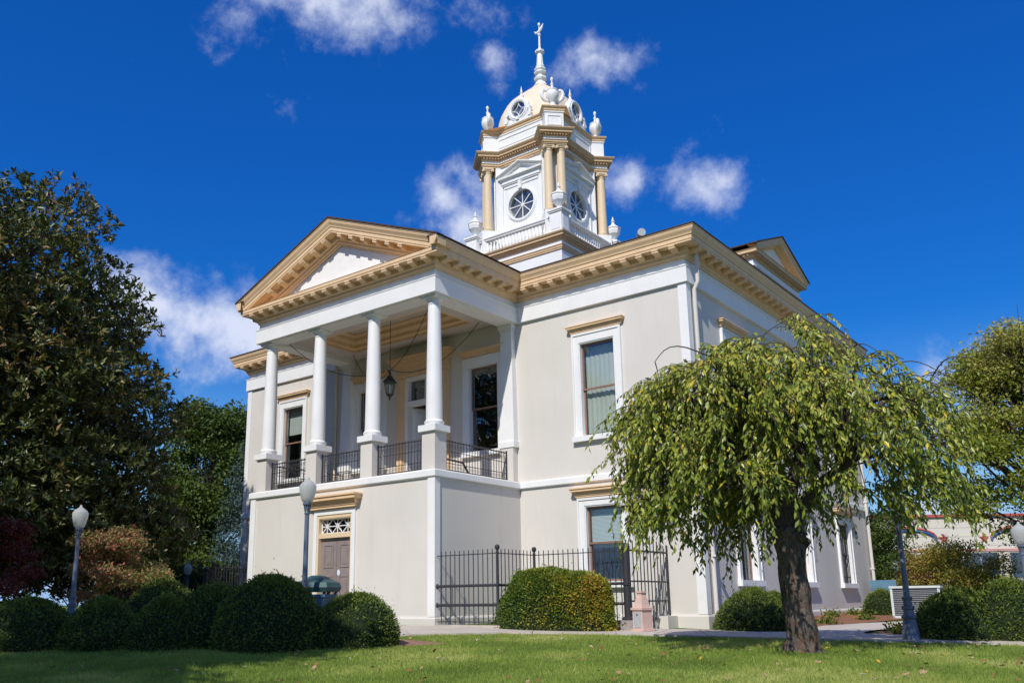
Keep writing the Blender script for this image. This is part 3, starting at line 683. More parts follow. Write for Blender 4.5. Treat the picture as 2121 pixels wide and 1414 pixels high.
raking(Fg, gy, gh_+.30, 10.72, gs, [(.002,-.22),(.05,-.22),(.12,-.15),(.24,-.13),(.24,-.05),(.29,.03),(.30,.08),(.002,.08)], 'gable_raking', 'tantower', GD, 10.715)
raking(Fg, gy, gh_+.33, 10.80, gs, [(-5.4,.0),(.33,.0),(.33,.04),(-5.4,.04)], 'gable_roof', 'roof', GD, 10.72)
MB().add([Fg(gy-gh_,.0,10.70),Fg(gy+gh_,.0,10.70),Fg(gy,.0,10.70+gh_*gs+.12)], [(0,1,2)]).build('gable_tympanum', 'white', GD)
# floodlight on the roof
fl = MB().lathe([(.0,-.2),(.10,-.2),(.11,-.1),(.11,.18),(.125,.2),(.0,.2)],14).build('floodlight', 'steel', None, smooth=True)
fl.location = (-2.9,3.4,11.52); fl.rotation_euler = (R(90),0,R(38)); tag(fl, 'small grey floodlight on the roof beside the tower', 'floodlight')
MB().box(-.02,.02,-.02,.02,-.0,.0).tube([(0,0,0),(0,-1.35,0)],.025,6).build('stand', 'steel', fl)

# ------------------------------------------------------------------ tower
TX, TY = CX, 6.85
def sq(h): return [(TX-h,TY-h),(TX+h,TY-h),(TX+h,TY+h),(TX-h,TY+h)]
mb = MB(); mb.box(TX-2.06,TX+2.06,TY-2.06,TY+2.06,9.6,13.1); mb.build('tower_base', 'white', CH)
MB().sweep(sq(2.06), [(.001,12.53),(.04,12.54),(.04,12.58),(.06,12.60),(.06,12.65),(.09,12.70),(.001,12.71)], True).sweep(sq(2.06), [(.001,12.88),(.04,12.88),(.05,12.93),(.10,12.95),(.11,12.99),(.17,13.0),(.17,13.05),(.21,13.09),(.23,13.13),(.23,13.15),(.001,13.16)], True).build('tower_base_cornice', 'tantower', CH)
BAL = empty('balustrade', (0,0,0), parent=CH); hb = 1.93
MB().sweep(sq(hb), [(-.10,13.165),(.10,13.165),(.10,13.25),(-.10,13.25)], True).sweep(sq(hb), [(-.08,13.76),(.09,13.76),(.09,13.80),(.13,13.83),(.13,13.87),(-.12,13.88),(-.12,13.80)], True).build('rail', 'white', BAL)
bp_ = [(.045,13.25),(.045,13.28),(.03,13.30),(.055,13.38),(.058,13.44),(.035,13.55),(.025,13.62),(.035,13.66),(.025,13.69),(.045,13.73),(.045,13.76)]
b0 = None
for side in (0, 1):
    for i in range(22):
        t = -1.58+3.16*i/21; p = (TX+t, TY-hb, 0) if side == 0 else (TX+hb, TY+t, 0)
        if b0 is None: b0 = MB().lathe(bp_, 8).build('baluster', 'white', BAL, smooth=True); b0.location = p
        else: inst(b0, p, 0, BAL)
urn_s = [(.17,14.06),(.17,14.10),(.08,14.16),(.07,14.22),(.14,14.30),(.25,14.42),(.28,14.56),(.27,14.62),(.295,14.64),(.295,14.67),(.22,14.72),(.11,14.80),(.06,14.88),(.05,14.93),(.08,14.96),(.08,14.98),(.04,15.0),(.05,15.04),(.03,15.10),(.005,15.18)]
u0 = None
for sx, sy in ((1,-1),(-1,-1),(1,1),(-1,1)):
    x, y = TX+sx*1.90, TY+sy*1.90
    pd_ = MB().box(x-.25,x+.25,y-.25,y+.25,13.17,13.93).box(x-.18,x+.18,y-.265,y+.265,13.3,13.8).box(x-.265,x+.265,y-.18,y+.18,13.3,13.8).box(x-.29,x+.29,y-.29,y+.29,13.93,13.98).box(x-.32,x+.32,y-.32,y+.32,13.98,14.05).build('pedestal', 'white', CH)
    if u0 is None: u0 = MB().lathe(urn_s, 8, start=math.pi/8).build('urn', 'white', CH); u0.location = (x,y,0)
    else: inst(u0, (x,y,0), 0, CH)
# shaft
Ft = [frame((TX,TY),(1,0),(0,-1)), frame((TX,TY),(0,1),(1,0)), frame((TX,TY),(-1,0),(0,1)), frame((TX,TY),(0,-1),(-1,0))]
S2 = math.sqrt(.5)
def oct_path(s, w, r):
    pts = []
    for k in range(4):
        a = -math.pi/4*3+k*math.pi/2   # corner directions, counter-clockwise from front-left
        e = Vector((math.cos(a), math.sin(a))); t = Vector((-e.y, e.x)); rr = s/S2-w
        for q in (e*rr-t*w, e*r-t*w, e*r+t*w, e*rr+t*w): pts.append((TX+q.x, TY+q.y))
    return pts
tw_hole_r = .58
mb = MB(); sf = 1.5
mb_w = MB(); path = oct_path(1.5, .33, 2.0)
# shaft walls: eight-point plan; the four main faces carry round openings
for k in range(4):
    F = Ft[k]; h = sf-.33/S2-.0; h = sf-.33*math.sqrt(2)
    n = 48; ring = [(tw_hole_r*math.cos(2*math.pi*i/n), 15.06+tw_hole_r*math.sin(2*math.pi*i/n)) for i in range(n)]
    out = []
    for i in range(n):
        ca, sa = math.cos(2*math.pi*i/n), math.sin(2*math.pi*i/n); sc = 1.02/max(abs(ca), abs(sa)); out.append((ca*sc, 15.06+sa*sc))
    vs = [F(a,sf,z) for a,z in ring]+[F(a,sf,z) for a,z in out]+[F(a,sf-.2,z) for a,z in ring]
    fs = [(i,(i+1)%n,(i+1)%n+n,i+n) for i in range(n)]+[(i,(i+1)%n,(i+1)%n+2*n,i+2*n) for i in range(n)]
    mb_w.add(vs, fs)
    mb_w.add([F(-1.02,sf,13.1),F(1.02,sf,13.1),F(1.02,sf,14.04),F(-1.02,sf,14.04)], [(0,1,2,3)]); mb_w.add([F(-1.02,sf,16.08),F(1.02,sf,16.08),F(1.02,sf,17.1),F(-1.02,sf,17.1)], [(0,1,2,3)])
    mb_w.add([F(1.02,sf,13.1),F(1.02,sf,17.1),F(1.2,sf,17.1),F(1.2,sf,13.1)], [(0,1,2,3)]); mb_w.add([F(-1.02,sf,13.1),F(-1.02,sf,17.1),F(-1.2,sf,17.1),F(-1.2,sf,13.1)], [(0,1,2,3)])
mb_w.build('tower_wall', 'white', CH)
mbp = MB(); mbc = MB()
for k in range(4):
    a = -math.pi/4*3+k*math.pi/2; e = Vector((math.cos(a), math.sin(a))); t = Vector((-e.y, e.x))
    def dbx(m_, r0, r1, w, z0, z1):
        q = [e*r0-t*w, e*r1-t*w, e*r1+t*w, e*r0+t*w]
        m_.add([(TX+p.x,TY+p.y,z0) for p in q]+[(TX+p.x,TY+p.y,z1) for p in q], [(0,3,2,1),(4,5,6,7),(0,1,5,4),(1,2,6,5),(2,3,7,6),(3,0,4,7)])
    dbx(mbp, 1.3, 1.93, .42, 13.1, 17.0); dbx(mbp, 1.93, 1.96, .12, 14.2, 16.7); dbx(mbp, 1.3, 2.48, .46, 13.1, 14.20)
mbp.build('tower_corner_pier', 'white', CH)
shaft = [(.20,14.205),(.20,14.25),(.215,14.27),(.215,14.31),(.18,14.33)]+[(.172-.024*(i/10)**1.4, 14.33+(16.60-14.33)*i/10) for i in range(11)]+[(.165,16.605),(.165,16.63),(.14,16.64),(.15,16.70)]
tc0 = None; cp0 = None
def capital():
    mb = MB(); mb.box(-.20,.20,-.20,.20,16.755,16.81); mb.box(-.17,.17,-.17,.17,16.70,16.755)
    for sy in (-1, 1):
        for sx in (-1, 1):
            for ax in (0, 1):
                n = 10; c = (sx*.175, 16.695); vs = []
                for d in (.145, .195):
                    for i in range(n):
                        q = 2*math.pi*i/n; u_, z_ = c[0]+.06*math.cos(q), c[1]+.06*math.sin(q)
                        vs.append((u_, sy*d, z_) if ax == 0 else (sy*d, u_, z_))
                mb.add(vs, [tuple(range(n)), tuple(range(n,2*n))[::-1]]+[(i,(i+1)%n,(i+1)%n+n,i+n) for i in range(n)])
    return mb
for k in range(4):
    a = -math.pi/4*3+k*math.pi/2; e = Vector((math.cos(a), math.sin(a))); t = Vector((-e.y, e.x))
    for s in (-1, 1):
        q = e*2.22+t*.235*s; loc = (TX+q.x, TY+q.y, 0)
        if tc0 is None:
            tc0 = MB().lathe(shaft, 20).build('tower_column', 'cream', CH, smooth=True); tc0.location = loc; tc0.rotation_euler = (0,0,a); cp0 = capital().build('capital', 'cream', tc0)
        else:
            c_ = inst(tc0, loc, a, CH); inst(cp0, (0,0,0), 0, c_)
# tower windows with pediments
for k in range(4):
    F = Ft[k]; d = sf
    mb = MB(); n = 48
    for r0, r1, p0, p1 in ((.575,.65,.0,.05),(.65,.69,.0,.025)):
        vs = []
        for r, pz in ((r0,p0+.001),(r0,p1),(r1,p1),(r1,p0+.001)):
            for i in range(n): q = 2*math.pi*i/n; vs.append(F(r*math.cos(q), d+pz, 15.06+r*math.sin(q)))
        mb.add(vs, [(j*n+i, j*n+(i+1)%n, (j+1)*n+(i+1)%n, (j+1)*n+i) for j in range(3) for i in range(n)])
    # square panel frame, pilaster strips and keystone
    for a0, a1, z0, z1, pj in ((-.98,-.82,14.25,15.98,.05),(.82,.98,14.25,15.98,.05),(-.98,.98,14.15,14.25,.06),(-.78,.78,15.86,15.98,.03)): mb.fbox(F,a0,a1,d+.001,d+pj,z0,z1)
    mb.fbox(F,-.07,.07,d+.001,d+.13,15.66,15.98)
    for hw, pj, z0, z1 in ((.86,.07,15.98,16.03),(.90,.10,16.03,16.07),(.86,.05,16.07,16.22),(.92,.09,16.22,16.25),(1.0,.16,16.25,16.31)): mb.fbox(F,-hw,hw,d+.001,d+pj,z0,z1)
    w_ = mb.build('tower_window', 'white', CH)
    raking(F, 0, 1.06, 16.34, .36, [(d+.001,-.07),(d+.10,-.05),(d+.13,.0),(d+.20,.03),(d+.20,.07),(d+.001,.08)], 'window_gable', 'white', w_, 16.312)
    n = 32; MB().add([F(.6*math.cos(2*math.pi*i/n), d-.11, 15.06+.6*math.sin(2*math.pi*i/n)) for i in range(n)], [tuple(range(n))]).build('pane', 'towerglass', w_)
    mb = MB()
    for i in range(4):
        q = math.pi/2+i*math.pi/4; c, s = .585*math.cos(q), .585*math.sin(q)
        mb.bar(F(-c,d-.07-.002*i,15.06-s), F(c,d-.07-.002*i,15.06+s), .026, .03)
    mb.build('muntin', 'white', w_)
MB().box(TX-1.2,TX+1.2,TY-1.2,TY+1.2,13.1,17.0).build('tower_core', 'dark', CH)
# entablature and attic on the broken-out plan
EP = oct_path(1.56, .43, 2.45)
MB().sweep(EP, [(-.25,16.81),(.0,16.81),(.0,16.86),(.03,16.865),(.03,16.92),(.06,16.95),(-.1,16.955)], True).build('tower_architrave', 'tantower', CH)
MB().sweep(EP, [(-.1,16.955),(.005,16.955),(.005,17.09),(-.1,17.09)], True).build('tower_frieze', 'white', CH)
MB().sweep(EP, [(-.4,17.09),(.03,17.09),(.04,17.12),(.05,17.19),(.17,17.20),(.17,17.26),(.20,17.28),(.24,17.33),(.25,17.37),(-.1,17.40)], True).build('tower_cornice', 'tantower', CH)
mb = MB()
nP = len(EP)
for i in range(nP):
    p, q = Vector(EP[i]), Vector(EP[(i+1)%nP]); L = (q-p).length; d = (q-p)/L; nn = Vector((d.y,-d.x)); m_ = int((L-.02)/.105)
    for j in range(m_):
        c = p+d*(L*(j+.5)/m_)+nn*.085
        mb.bar((c.x-nn.x*.035,c.y-nn.y*.035,17.155), (c.x+nn.x*.035,c.y+nn.y*.035,17.155), .058, .065)
mb.build('dentil_course', 'tantower', CH, kind='stuff')
AP = oct_path(1.55, .35, 2.36)
MB().sweep(AP, [(-.3,17.38),(.06,17.38),(.06,17.50),(.0,17.53),(.0,18.10),(.03,18.12),(.03,18.16),(-.3,18.17)], True).build('attic', 'white', CH)
mb = MB()
for k in range(4):
    F = Ft[k]
    for a0, a1, z0, z1 in ((-1.0,1.0,17.95,17.99),(-1.0,1.0,17.62,17.66),(-1.0,-.96,17.66,17.95),(.96,1.0,17.66,17.95)): mb.fbox(F,a0,a1,1.551,1.575,z0,z1)
    a = -math.pi/4*3+k*math.pi/2; Fd = frame((TX,TY), (-math.sin(a),math.cos(a)), (math.cos(a),math.sin(a)))
    for a0, a1, z0, z1 in ((-.27,.27,17.97,18.01),(-.27,.27,17.6,17.64),(-.27,-.23,17.64,17.97),(.23,.27,17.64,17.97)): mb.fbox(Fd,a0,a1,2.361,2.385,z0,z1)
mb.build('attic_panel', 'white', CH)
MB().sweep(AP, [(-.4,18.165),(.03,18.165),(.05,18.20),(.05,18.25),(.09,18.29),(.11,18.33),(.11,18.35),(-1.4,18.40)], True).build('attic_cap', 'tantower', CH)
# handled urns
def handled_urn():
    mb = MB(); mb.lathe([(.30,18.36),(.30,18.41),(.20,18.46),(.13,18.54),(.11,18.60),(.14,18.64),(.22,18.72),(.28,18.86),(.29,18.98),(.25,19.06),(.27,19.09),(.27,19.12),(.12,19.17),(.06,19.24),(.05,19.34),(.075,19.38),(.075,19.40),(.04,19.43),(.035,19.52),(.06,19.56),(.07,19.61),(.05,19.66),(.005,19.70)], 16)
    for s in (-1, 1):
        pts = [(s*(.20+.26*math.sin(a)), 0, 18.72+.40*(a/2.6)) for a in np.linspace(0,2.6,9)]
        pts = [(s*.20,0,18.68),(s*.34,0,18.72),(s*.44,0,18.84),(s*.47,0,18.98),(s*.42,0,19.10),(s*.33,0,19.14),(s*.26,0,19.10)]
        mb.tube(pts, [.05,.07,.085,.085,.085,.07,.05], 8)
    return mb
hu0 = None
for k in range(4):
    a = -math.pi/4*3+k*math.pi/2; loc = (TX+2.16*math.cos(a), TY+2.16*math.sin(a), 0)
    if hu0 is None: hu0 = handled_urn().build('handled_urn', 'white', CH, smooth=True); hu0.location = loc; hu0.rotation_euler = (0,0,a+math.pi/2); hu0.scale = (.86,.86,1)
    else: inst(hu0, loc, a+math.pi/2, CH)
# dome
dp = [(0,1),(.12,.995),(.25,.965),(.36,.92),(.45,.86),(.55,.79),(.64,.70),(.72,.58),(.78,.48),(.85,.36),(.92,.24),(1,.13)]
n = 64; vs = []; fs = []
for t, r in dp:
    for i in range(n):
        q = 2*math.pi*i/n; ca, sa = math.cos(q), math.sin(q); e_ = 3.6
        rr = 1.52*r/((abs(ca)**e_+abs(sa)**e_)**(1/e_)); vs.append((TX+rr*ca, TY+rr*sa, 18.36+2.36*t))
for j in range(len(dp)-1):
    for i in range(n): fs.append((j*n+i, j*n+(i+1)%n, (j+1)*n+(i+1)%n, (j+1)*n+i))
fs.append(tuple((len(dp)-1)*n+i for i in range(n)))
MB().add(vs, fs).build('dome', 'dome', CH, smooth=True)
# oculus dormers on the dome
for k in range(4):
    F = Ft[k]; zc_ = 18.93; d = 1.60; n = 40
    mb = MB(); rings = ((.31,d-.12),(.31,d+.01),(.35,d+.04),(.39,d+.04),(.41,d+.01),(.45,d+.01),(.48,d-.02),(.48,d-1.1))
    vs = [F(r*math.cos(2*math.pi*i/n), dd, zc_+r*math.sin(2*math.pi*i/n)) for r, dd in rings for i in range(n)]
    mb.add(vs, [(j*n+i, j*n+(i+1)%n, (j+1)*n+(i+1)%n, (j+1)*n+i) for j in range(len(rings)-1) for i in range(n)])
    mb.fbox(F,-.62,.62,d-.4,d+.03,18.36,18.47); mb.fbox(F,-.45,.45,d-.4,d-.02,18.47,18.60)
    for s in (-1, 1):
        for r, a_, z_ in ((.10,.54,18.56),(.06,.56,18.71),(.07,.52,18.84)):
            m2 = 12; vs = []
            for dd in (d-.35, d+.06-.02*(z_>18.7)):
                for i in range(m2): q = 2*math.pi*i/m2; vs.append(F(s*a_+r*math.cos(q), dd, z_+r*math.sin(q)))
            mb.add(vs, [tuple(range(m2)), tuple(range(m2,2*m2))]+[(i,(i+1)%m2,(i+1)%m2+m2,i+m2) for i in range(m2)])
    mb.fbox(F,-.07,.07,d-.3,d+.08,18.47,18.60)
    w_ = mb.build('dome_dormer', 'white', CH, smooth=True)
    n2 = 28; MB().add([F(.32*math.cos(2*math.pi*i/n2), d-.08, zc_+.32*math.sin(2*math.pi*i/n2)) for i in range(n2)], [tuple(range(n2))]).build('pane', 'towerglass', w_)
    mb = MB()
    for i in range(4):
        q0 = i*math.pi/2+math.pi/4; cx_, cz_ = .43*math.cos(q0), .43*math.sin(q0)
        arc = []
        for j in range(11):
            q = q0+math.pi-.78+1.56*j/10; arc.append(F(cx_+.305*math.cos(q), d-.05, zc_+cz_+.305*math.sin(q)))
        mb.tube(arc, .014, 5)
    mb.build('tracery', 'white', w_)
    c = F(0, d-.25, 0)
    MB().lathe([(.14,19.38),(.15,19.42),(.15,19.45),(.10,19.48),(.055,19.60),(.04,19.70),(.065,19.73),(.065,19.75),(.035,19.78),(.04,19.83),(.02,19.93),(.004,20.03)], 10, (c[0],c[1],0)).build('finial', 'white', w_, smooth=True)
# spire and weather vane
sp = MB().lathe([(.30,20.66),(.25,20.74),(.20,20.82),(.18,20.88),(.24,20.93),(.27,20.99),(.24,21.06),(.16,21.12),(.17,21.18),(.25,21.24),(.26,21.30),(.19,21.35),(.24,21.40),(.24,21.45),(.17,21.50),(.19,21.56),(.16,21.60),(.145,21.64),(.11,22.14),(.13,22.16),(.19,22.20),(.20,22.27),(.13,22.31),(.07,22.38),(.045,22.44),(.04,22.98),(.07,23.0),(.07,23.05),(.02,23.08),(.02,23.42),(.05,23.45),(.06,23.50),(.05,23.55),(.01,23.59)], 8, (TX,TY,0)).build('spire', 'white', CH)
MB().tube([(TX-.14,TY-.1,23.08),(TX-.03,TY-.02,23.14),(TX+.06,TY+.04,23.3),(TX+.14,TY+.1,23.55)], [.03,.06,.06,.01], 6).tube([(TX-.16,TY-.11,23.18),(TX-.10,TY-.07,23.10)], [.02,.03], 5).build('weather_vane', 'white', sp)

# ------------------------------------------------------------------ lantern and swag chains under the porch ceiling
LX, LY = CX+.02, -1.5
ln = empty('hanging_lantern', (LX, LY, 6.35), 0, 'black six-sided lantern hanging on a chain from the porch ceiling', 'lantern'); ln.scale = (.86,.86,.92)
MB().lathe([(.0,0),(.03,.03),(.02,.08),(.05,.12),(.09,.15),(.13,.20),(.0,.21)],6).build('base', 'iron', ln)
mb = MB()
for k in range(6):
    a = k*math.pi/3; mb.bar((.12*math.cos(a),.12*math.sin(a),.19),(.20*math.cos(a),.20*math.sin(a),.60),.018)
mb.build('cage', 'iron', ln)
mb = MB(); v = [(.112*math.cos(k*math.pi/3),.112*math.sin(k*math.pi/3),.20) for k in range(6)]+[(.192*math.cos(k*math.pi/3),.192*math.sin(k*math.pi/3),.59) for k in range(6)]
mb.add(v, [(k,(k+1)%6,(k+1)%6+6,k+6) for k in range(6)]).build('glass', 'glass', ln)
MB().lathe([(.24,.585),(.25,.61),(.16,.70),(.11,.73),(.11,.77),(.05,.82),(.03,.88),(.05,.91),(.02,.95),(.0,.97)],6).build('lamp_hood', 'iron', ln)
MB().lathe([(.03,.25),(.03,.50),(.0,.51)],8).build('bulb', 'white', ln)
def chain(pts, label, r=.010):
    # links along a polyline
    P = [Vector(p) for p in pts]; mb = MB(); L = 0
    for i in range(len(P)-1): mb.tube([P[i], P[i].lerp(P[i+1],.5), P[i+1]], [r*.6, r*1.3, r*.6], 5)
    o = mb.build('chain', 'chain'); return tag(o, label, 'chain', 'porch chains')
def sag(p, q, s, n=40):
    p, q = Vector(p), Vector(q); return [p.lerp(q, i/n)-Vector((0,0,s*4*(i/n)*(1-i/n))) for i in range(n+1)]
chain(sag((LX,LY,7.3),(LX,LY,8.9),0,22), 'straight dark chain holding the black lantern')
top = (LX,LY,7.27)
chain(sag(top,(-5.75,-2.95,8.42),.30), 'sagging chain from the lantern to the right front porch corner')
chain(sag(top,(-6.1,-.55,8.42),.55), 'sagging chain from the lantern to the right rear porch corner')
chain(sag(top,(-11.7,-2.95,8.42),.55), 'sagging chain from the lantern to the left front porch corner')
chain(sag(top,(-11.3,-.55,8.42),.55), 'sagging chain from the lantern to the left rear porch corner')

# ------------------------------------------------------------------ iron fences round the areaways
def fence(name, sx, label):
    X = lambda x: CX+sx*(x-CX)
    pts = [(-5.16,-PY+.06),(-3.36,-PY+.06),(-3.36,-2.0),(-.91,-2.0),(-.91,-.04)]
    root = empty(name, (0,0,0), 0, label, 'fence')
    P = [(X(x), y) for x, y in pts]; b0 = None
    base = .12
    for i in range(4):
        p, q = Vector(P[i]), Vector(P[i+1]); L = (q-p).length; d = (q-p)/L; gate = i == 3
        mb = MB()
        zr = [(1.0,.032),(.57,.032)] if not gate else [(1.72,.022),(1.05,.018),(.62,.018)]
        for z, r in zr: mb.tube([(p.x,p.y,z),(q.x,q.y,z)], r, 8)
        for z in ((1.70,.20) if not gate else (.22,)): mb.bar((p.x,p.y,z),(q.x,q.y,z),.02)
        mb.build('rail', 'iron', root)
        n = round(L/.138) if not gate else round(L/.165)
        for k in range(1, n):
            c = p+d*(L*k/n)
            if not gate:
                if b0 is None: b0 = MB().tube([(0,0,.14),(0,0,1.80)], .011, 6).build('bar', 'iron', root); b0.location = (c.x,c.y,0)
                else: inst(b0, (c.x,c.y,0), 0, root)
            else:
                h = 1.80+.30*math.sin(math.pi*min(1,k/n*1.05))**1.2
                MB().tube([(c.x,c.y,.14),(c.x,c.y,h)], .013, 6).build('bar', 'iron', root)
    for i, (x, y) in enumerate(P):
        if i in (1, 2): MB().lathe([(.05,.05),(.05,.1),(.036,.12),(.034,.99),(.05,.995),(.05,1.03),(.034,1.035),(.032,1.72),(.045,1.73),(.02,1.76),(.045,1.79),(.06,1.83),(.045,1.88),(.0,1.90)], 12, (x,y,0)).build('post', 'iron', root, smooth=True)
        if i == 3:
            MB().lathe([(.14,.22),(.14,.27),(.085,.30),(.08,.95),(.095,.96),(.095,1.02),(.08,1.03),(.075,1.72),(.10,1.74),(.10,1.80),(.04,1.86),(.0,1.88)], 14, (x,y,0)).build('post', 'iron', root, smooth=True)
            MB().box(x-.26,x+.26,y-.26,y+.26,-.12,.22).build('footing', 'stone', root)
            MB().box(X(-.91)-.2,X(-.91)+.2,-.55,-.06,-.1,.28).build('footing', 'wall', root)
        if i == 4: MB().tube([(x,y,.1),(x,y,1.9)],.022,8).build('post', 'iron', root)
    mb = MB(); a, b = P[0], P[1]; mb.box(min(a[0],b[0]),max(a[0],b[0])+.1,a[1]-.10,a[1]+.12,-.1,.13); c = P[2]; mb.box(b[0]-.11,b[0]+.11,b[1]+.12,c[1],-.1,.131); e_ = P[3]; mb.box(min(c[0],e_[0]),max(c[0],e_[0]),c[1]-.109,c[1]+.11,-.1,.129)
    mb.build('kerb', 'concrete', root)
    for z in (1.0,.57): MB().lathe([(.07,-.03),(.07,.0),(.05,.02),(.035,.04)],10,(0,0,0)).build('wall_flange', 'iron', root).matrix_local = Matrix.Translation((P[0][0], P[0][1], z)) @ Matrix.Rotation(R(90)*sx, 4, 'Y')
    return root
fence('iron_fence', 1, 'black iron bar fence enclosing the areaway right of the portico')
fence('iron_fence', -1, 'dark iron bar fence left of the portico beside the dark trees')

# ------------------------------------------------------------------ street lamps
def lamp(x, y, H, label, group=None, parts=True, az=0):
    z = G(x, y)-.02
    r = empty('street_lamp', (x,y,z), az, label, 'street lamp')
    MB().lathe([(.165,0),(.165,.05),(.15,.07),(.135,.20),(.115,.34),(.10,.40),(.125,.42),(.13,.45),(.10,.47),(.085,.52),(.085,.56),(.105,.58),(.105,.62),(.075,.64),(.07,.72),(.085,.74),(.085,.78),(.06,.80)], 20).build('base', 'lamp_metal', r, smooth=True)
    MB().lathe([(.055,.79),(.048,1.4),(.042,H-.24),(.052,H-.23),(.055,H-.20),(.042,H-.18),(.05,H-.08),(.085,H-.05),(.09,H-.02),(.075,H)], 16).build('pole', 'lamp_metal', r, smooth=True)
    mb = MB()
    for k in range(10):
        a = k*math.pi/5; mb.bar((.045*math.cos(a),.045*math.sin(a),H-.18),(.068*math.cos(a),.068*math.sin(a),H-.06),.016,.01)
    mb.build('fluting', 'lamp_metal', r)
    MB().lathe([(.075,H),(.105,H+.02),(.125,H+.08),(.155,H+.20),(.165,H+.28),(.16,H+.325),(.145,H+.335),(.13,H+.36),(.10,H+.39),(.055,H+.42),(.03,H+.44),(.025,H+.47),(.004,H+.49)], 24).build('globe', 'globe', r, smooth=True)
    return r
lamp(4.70,-1.98,2.22, 'grey street lamp with flared base standing right of the weeping tree')
lamp(-4.35,-8.11,2.60, 'blue-grey street lamp in front of the portico door')
lamp(-9.91,-9.74,2.24, 'street lamp in front of the reddish maple at the left')
lamp(5.95,2.92,1.80, 'street lamp cut off by the right edge of the picture')
lamp(-.64,19.44,1.35, 'small distant street lamp behind the blue-green bin at right')
lamp(-23.0,1.53,1.42, 'small distant street lamp in the dark under the trees left of the portico')

# ------------------------------------------------------------------ bins, utility pedestal, air conditioner
def bin_(x, y, rz, s, label):
    r = empty('litter_bin', (x,y,G(x,y)), rz, label, 'litter bin')
    MB().lathe([(.36,0),(.40,.80),(.43,.82),(.43,.88),(.0,.88)],6,start=.52).build('body', 'binblue', r)
    MB().lathe([(.47,.93),(.51,1.02),(.47,1.12),(.40,1.14),(.14,1.27),(.0,1.28)],6,start=.52).build('lid', 'binlid', r)
    mb = MB()
    for k in range(6): a = .52+k*math.pi/3; mb.bar((.36*math.cos(a),.36*math.sin(a),.86),(.42*math.cos(a),.42*math.sin(a),.96),.05)
    mb.build('bracket', 'binlid', r); r.scale = (s,s,s)
bin_(-4.75,-7.45,.2,.93, 'blue bin with dark green pyramid lid beside the lamp before the portico door')
bx = empty('drop_box', (.56,12.72,G(.56,12.72)), .25, 'blue-green hooded box near the back corner of the courthouse', 'drop box')
MB().box(-.36,.36,-.32,.32,0,.62).build('body', 'binblue', bx)
MB().add([(-.40,-.36,.62),(.40,-.36,.62),(.40,.36,.62),(-.40,.36,.62),(-.40,-.36,.74),(.40,-.36,.74),(.40,.36,.86),(-.40,.36,.86),(-.40,.0,1.0),(.40,.0,1.0)], [(0,1,5,4),(1,2,6,9,5),(2,3,7,6),(3,0,4,8,7),(4,5,9,8),(8,9,6,7),(0,3,2,1)]).build('lid', 'binblue', bx)
ux, uy = -.33, -2.45
up_r = empty('utility_pedestal', (ux,uy,G(ux,uy)+.04), -.28, 'small pink chimney-shaped receptacle beside the iron gate', 'ash receptacle'); up_r.scale = (.74,.74,.86)
MB().box(-.235,.235,-.235,.235,0,.05).box(-.19,.19,-.19,.19,.05,.50).box(-.225,.225,-.225,.225,.50,.555).build('body', 'pink', up_r)
MB().add([(-.17,-.17,.555),(.17,-.17,.555),(.17,.17,.555),(-.17,.17,.555),(-.095,-.095,.84),(.095,-.095,.84),(.095,.095,.84),(-.095,.095,.84)], [(0,1,5,4),(1,2,6,5),(2,3,7,6),(3,0,4,7),(4,5,6,7)]).box(-.085,.085,-.085,.085,.84,.90).box(-.11,.11,-.11,.11,.90,.945).build('stack', 'pink', up_r)
MB().box(-.13,.13,-.205,-.19,.09,.46).build('panel', 'steel', up_r); MB().lathe([(.02,0),(.02,.015),(0,.016)],10).build('lock', 'iron', up_r).matrix_local = Matrix.Translation((0,-.206,.39)) @ Matrix.Rotation(R(90),4,'X')
ac = empty('air_conditioner', (2.63,7.98,G(2.63,7.98)), .12, 'pale metal air conditioning unit behind the clipped shrubs at right', 'air conditioner')
mb = MB()
for x in (-.62,.56): 
    for y in (-.45,.39): mb.box(x,x+.06,y,y+.06,0,.82)
mb.box(-.64,.64,-.47,.47,.82,.88); mb.box(-.62,.62,-.45,.45,.0,.08); mb.build('frame', 'ac', ac)
MB().box(-.56,.56,-.40,.40,.08,.82).build('core', 'acdark', ac)
s0 = None
for k in range(14):
    z = .11+k*.05
    if s0 is None: s0 = MB().box(-.555,.555,-.425,-.405,0,.010).box(.56+.0,.580,-.385,.385,0,.010).build('louvre', 'steel', ac); s0.location = (0,0,z)
    else: inst(s0, (0,0,z), 0, ac)
tr_ = empty('electrical_cabinet', (2.44,24.46,G(2.44,24.46)), .2, 'grey metal electrical cabinet against the pale building far right', 'cabinet')
MB().box(-.95,.95,-.5,.5,0,1.0).box(-.99,.99,-.54,.54,1.0,1.05).build('body', 'steel', tr_)
for x in (-.45,.0,.45): MB().box(x-.18,x+.18,-.52,-.50,.45,.85).build('vent', 'acdark', tr_)

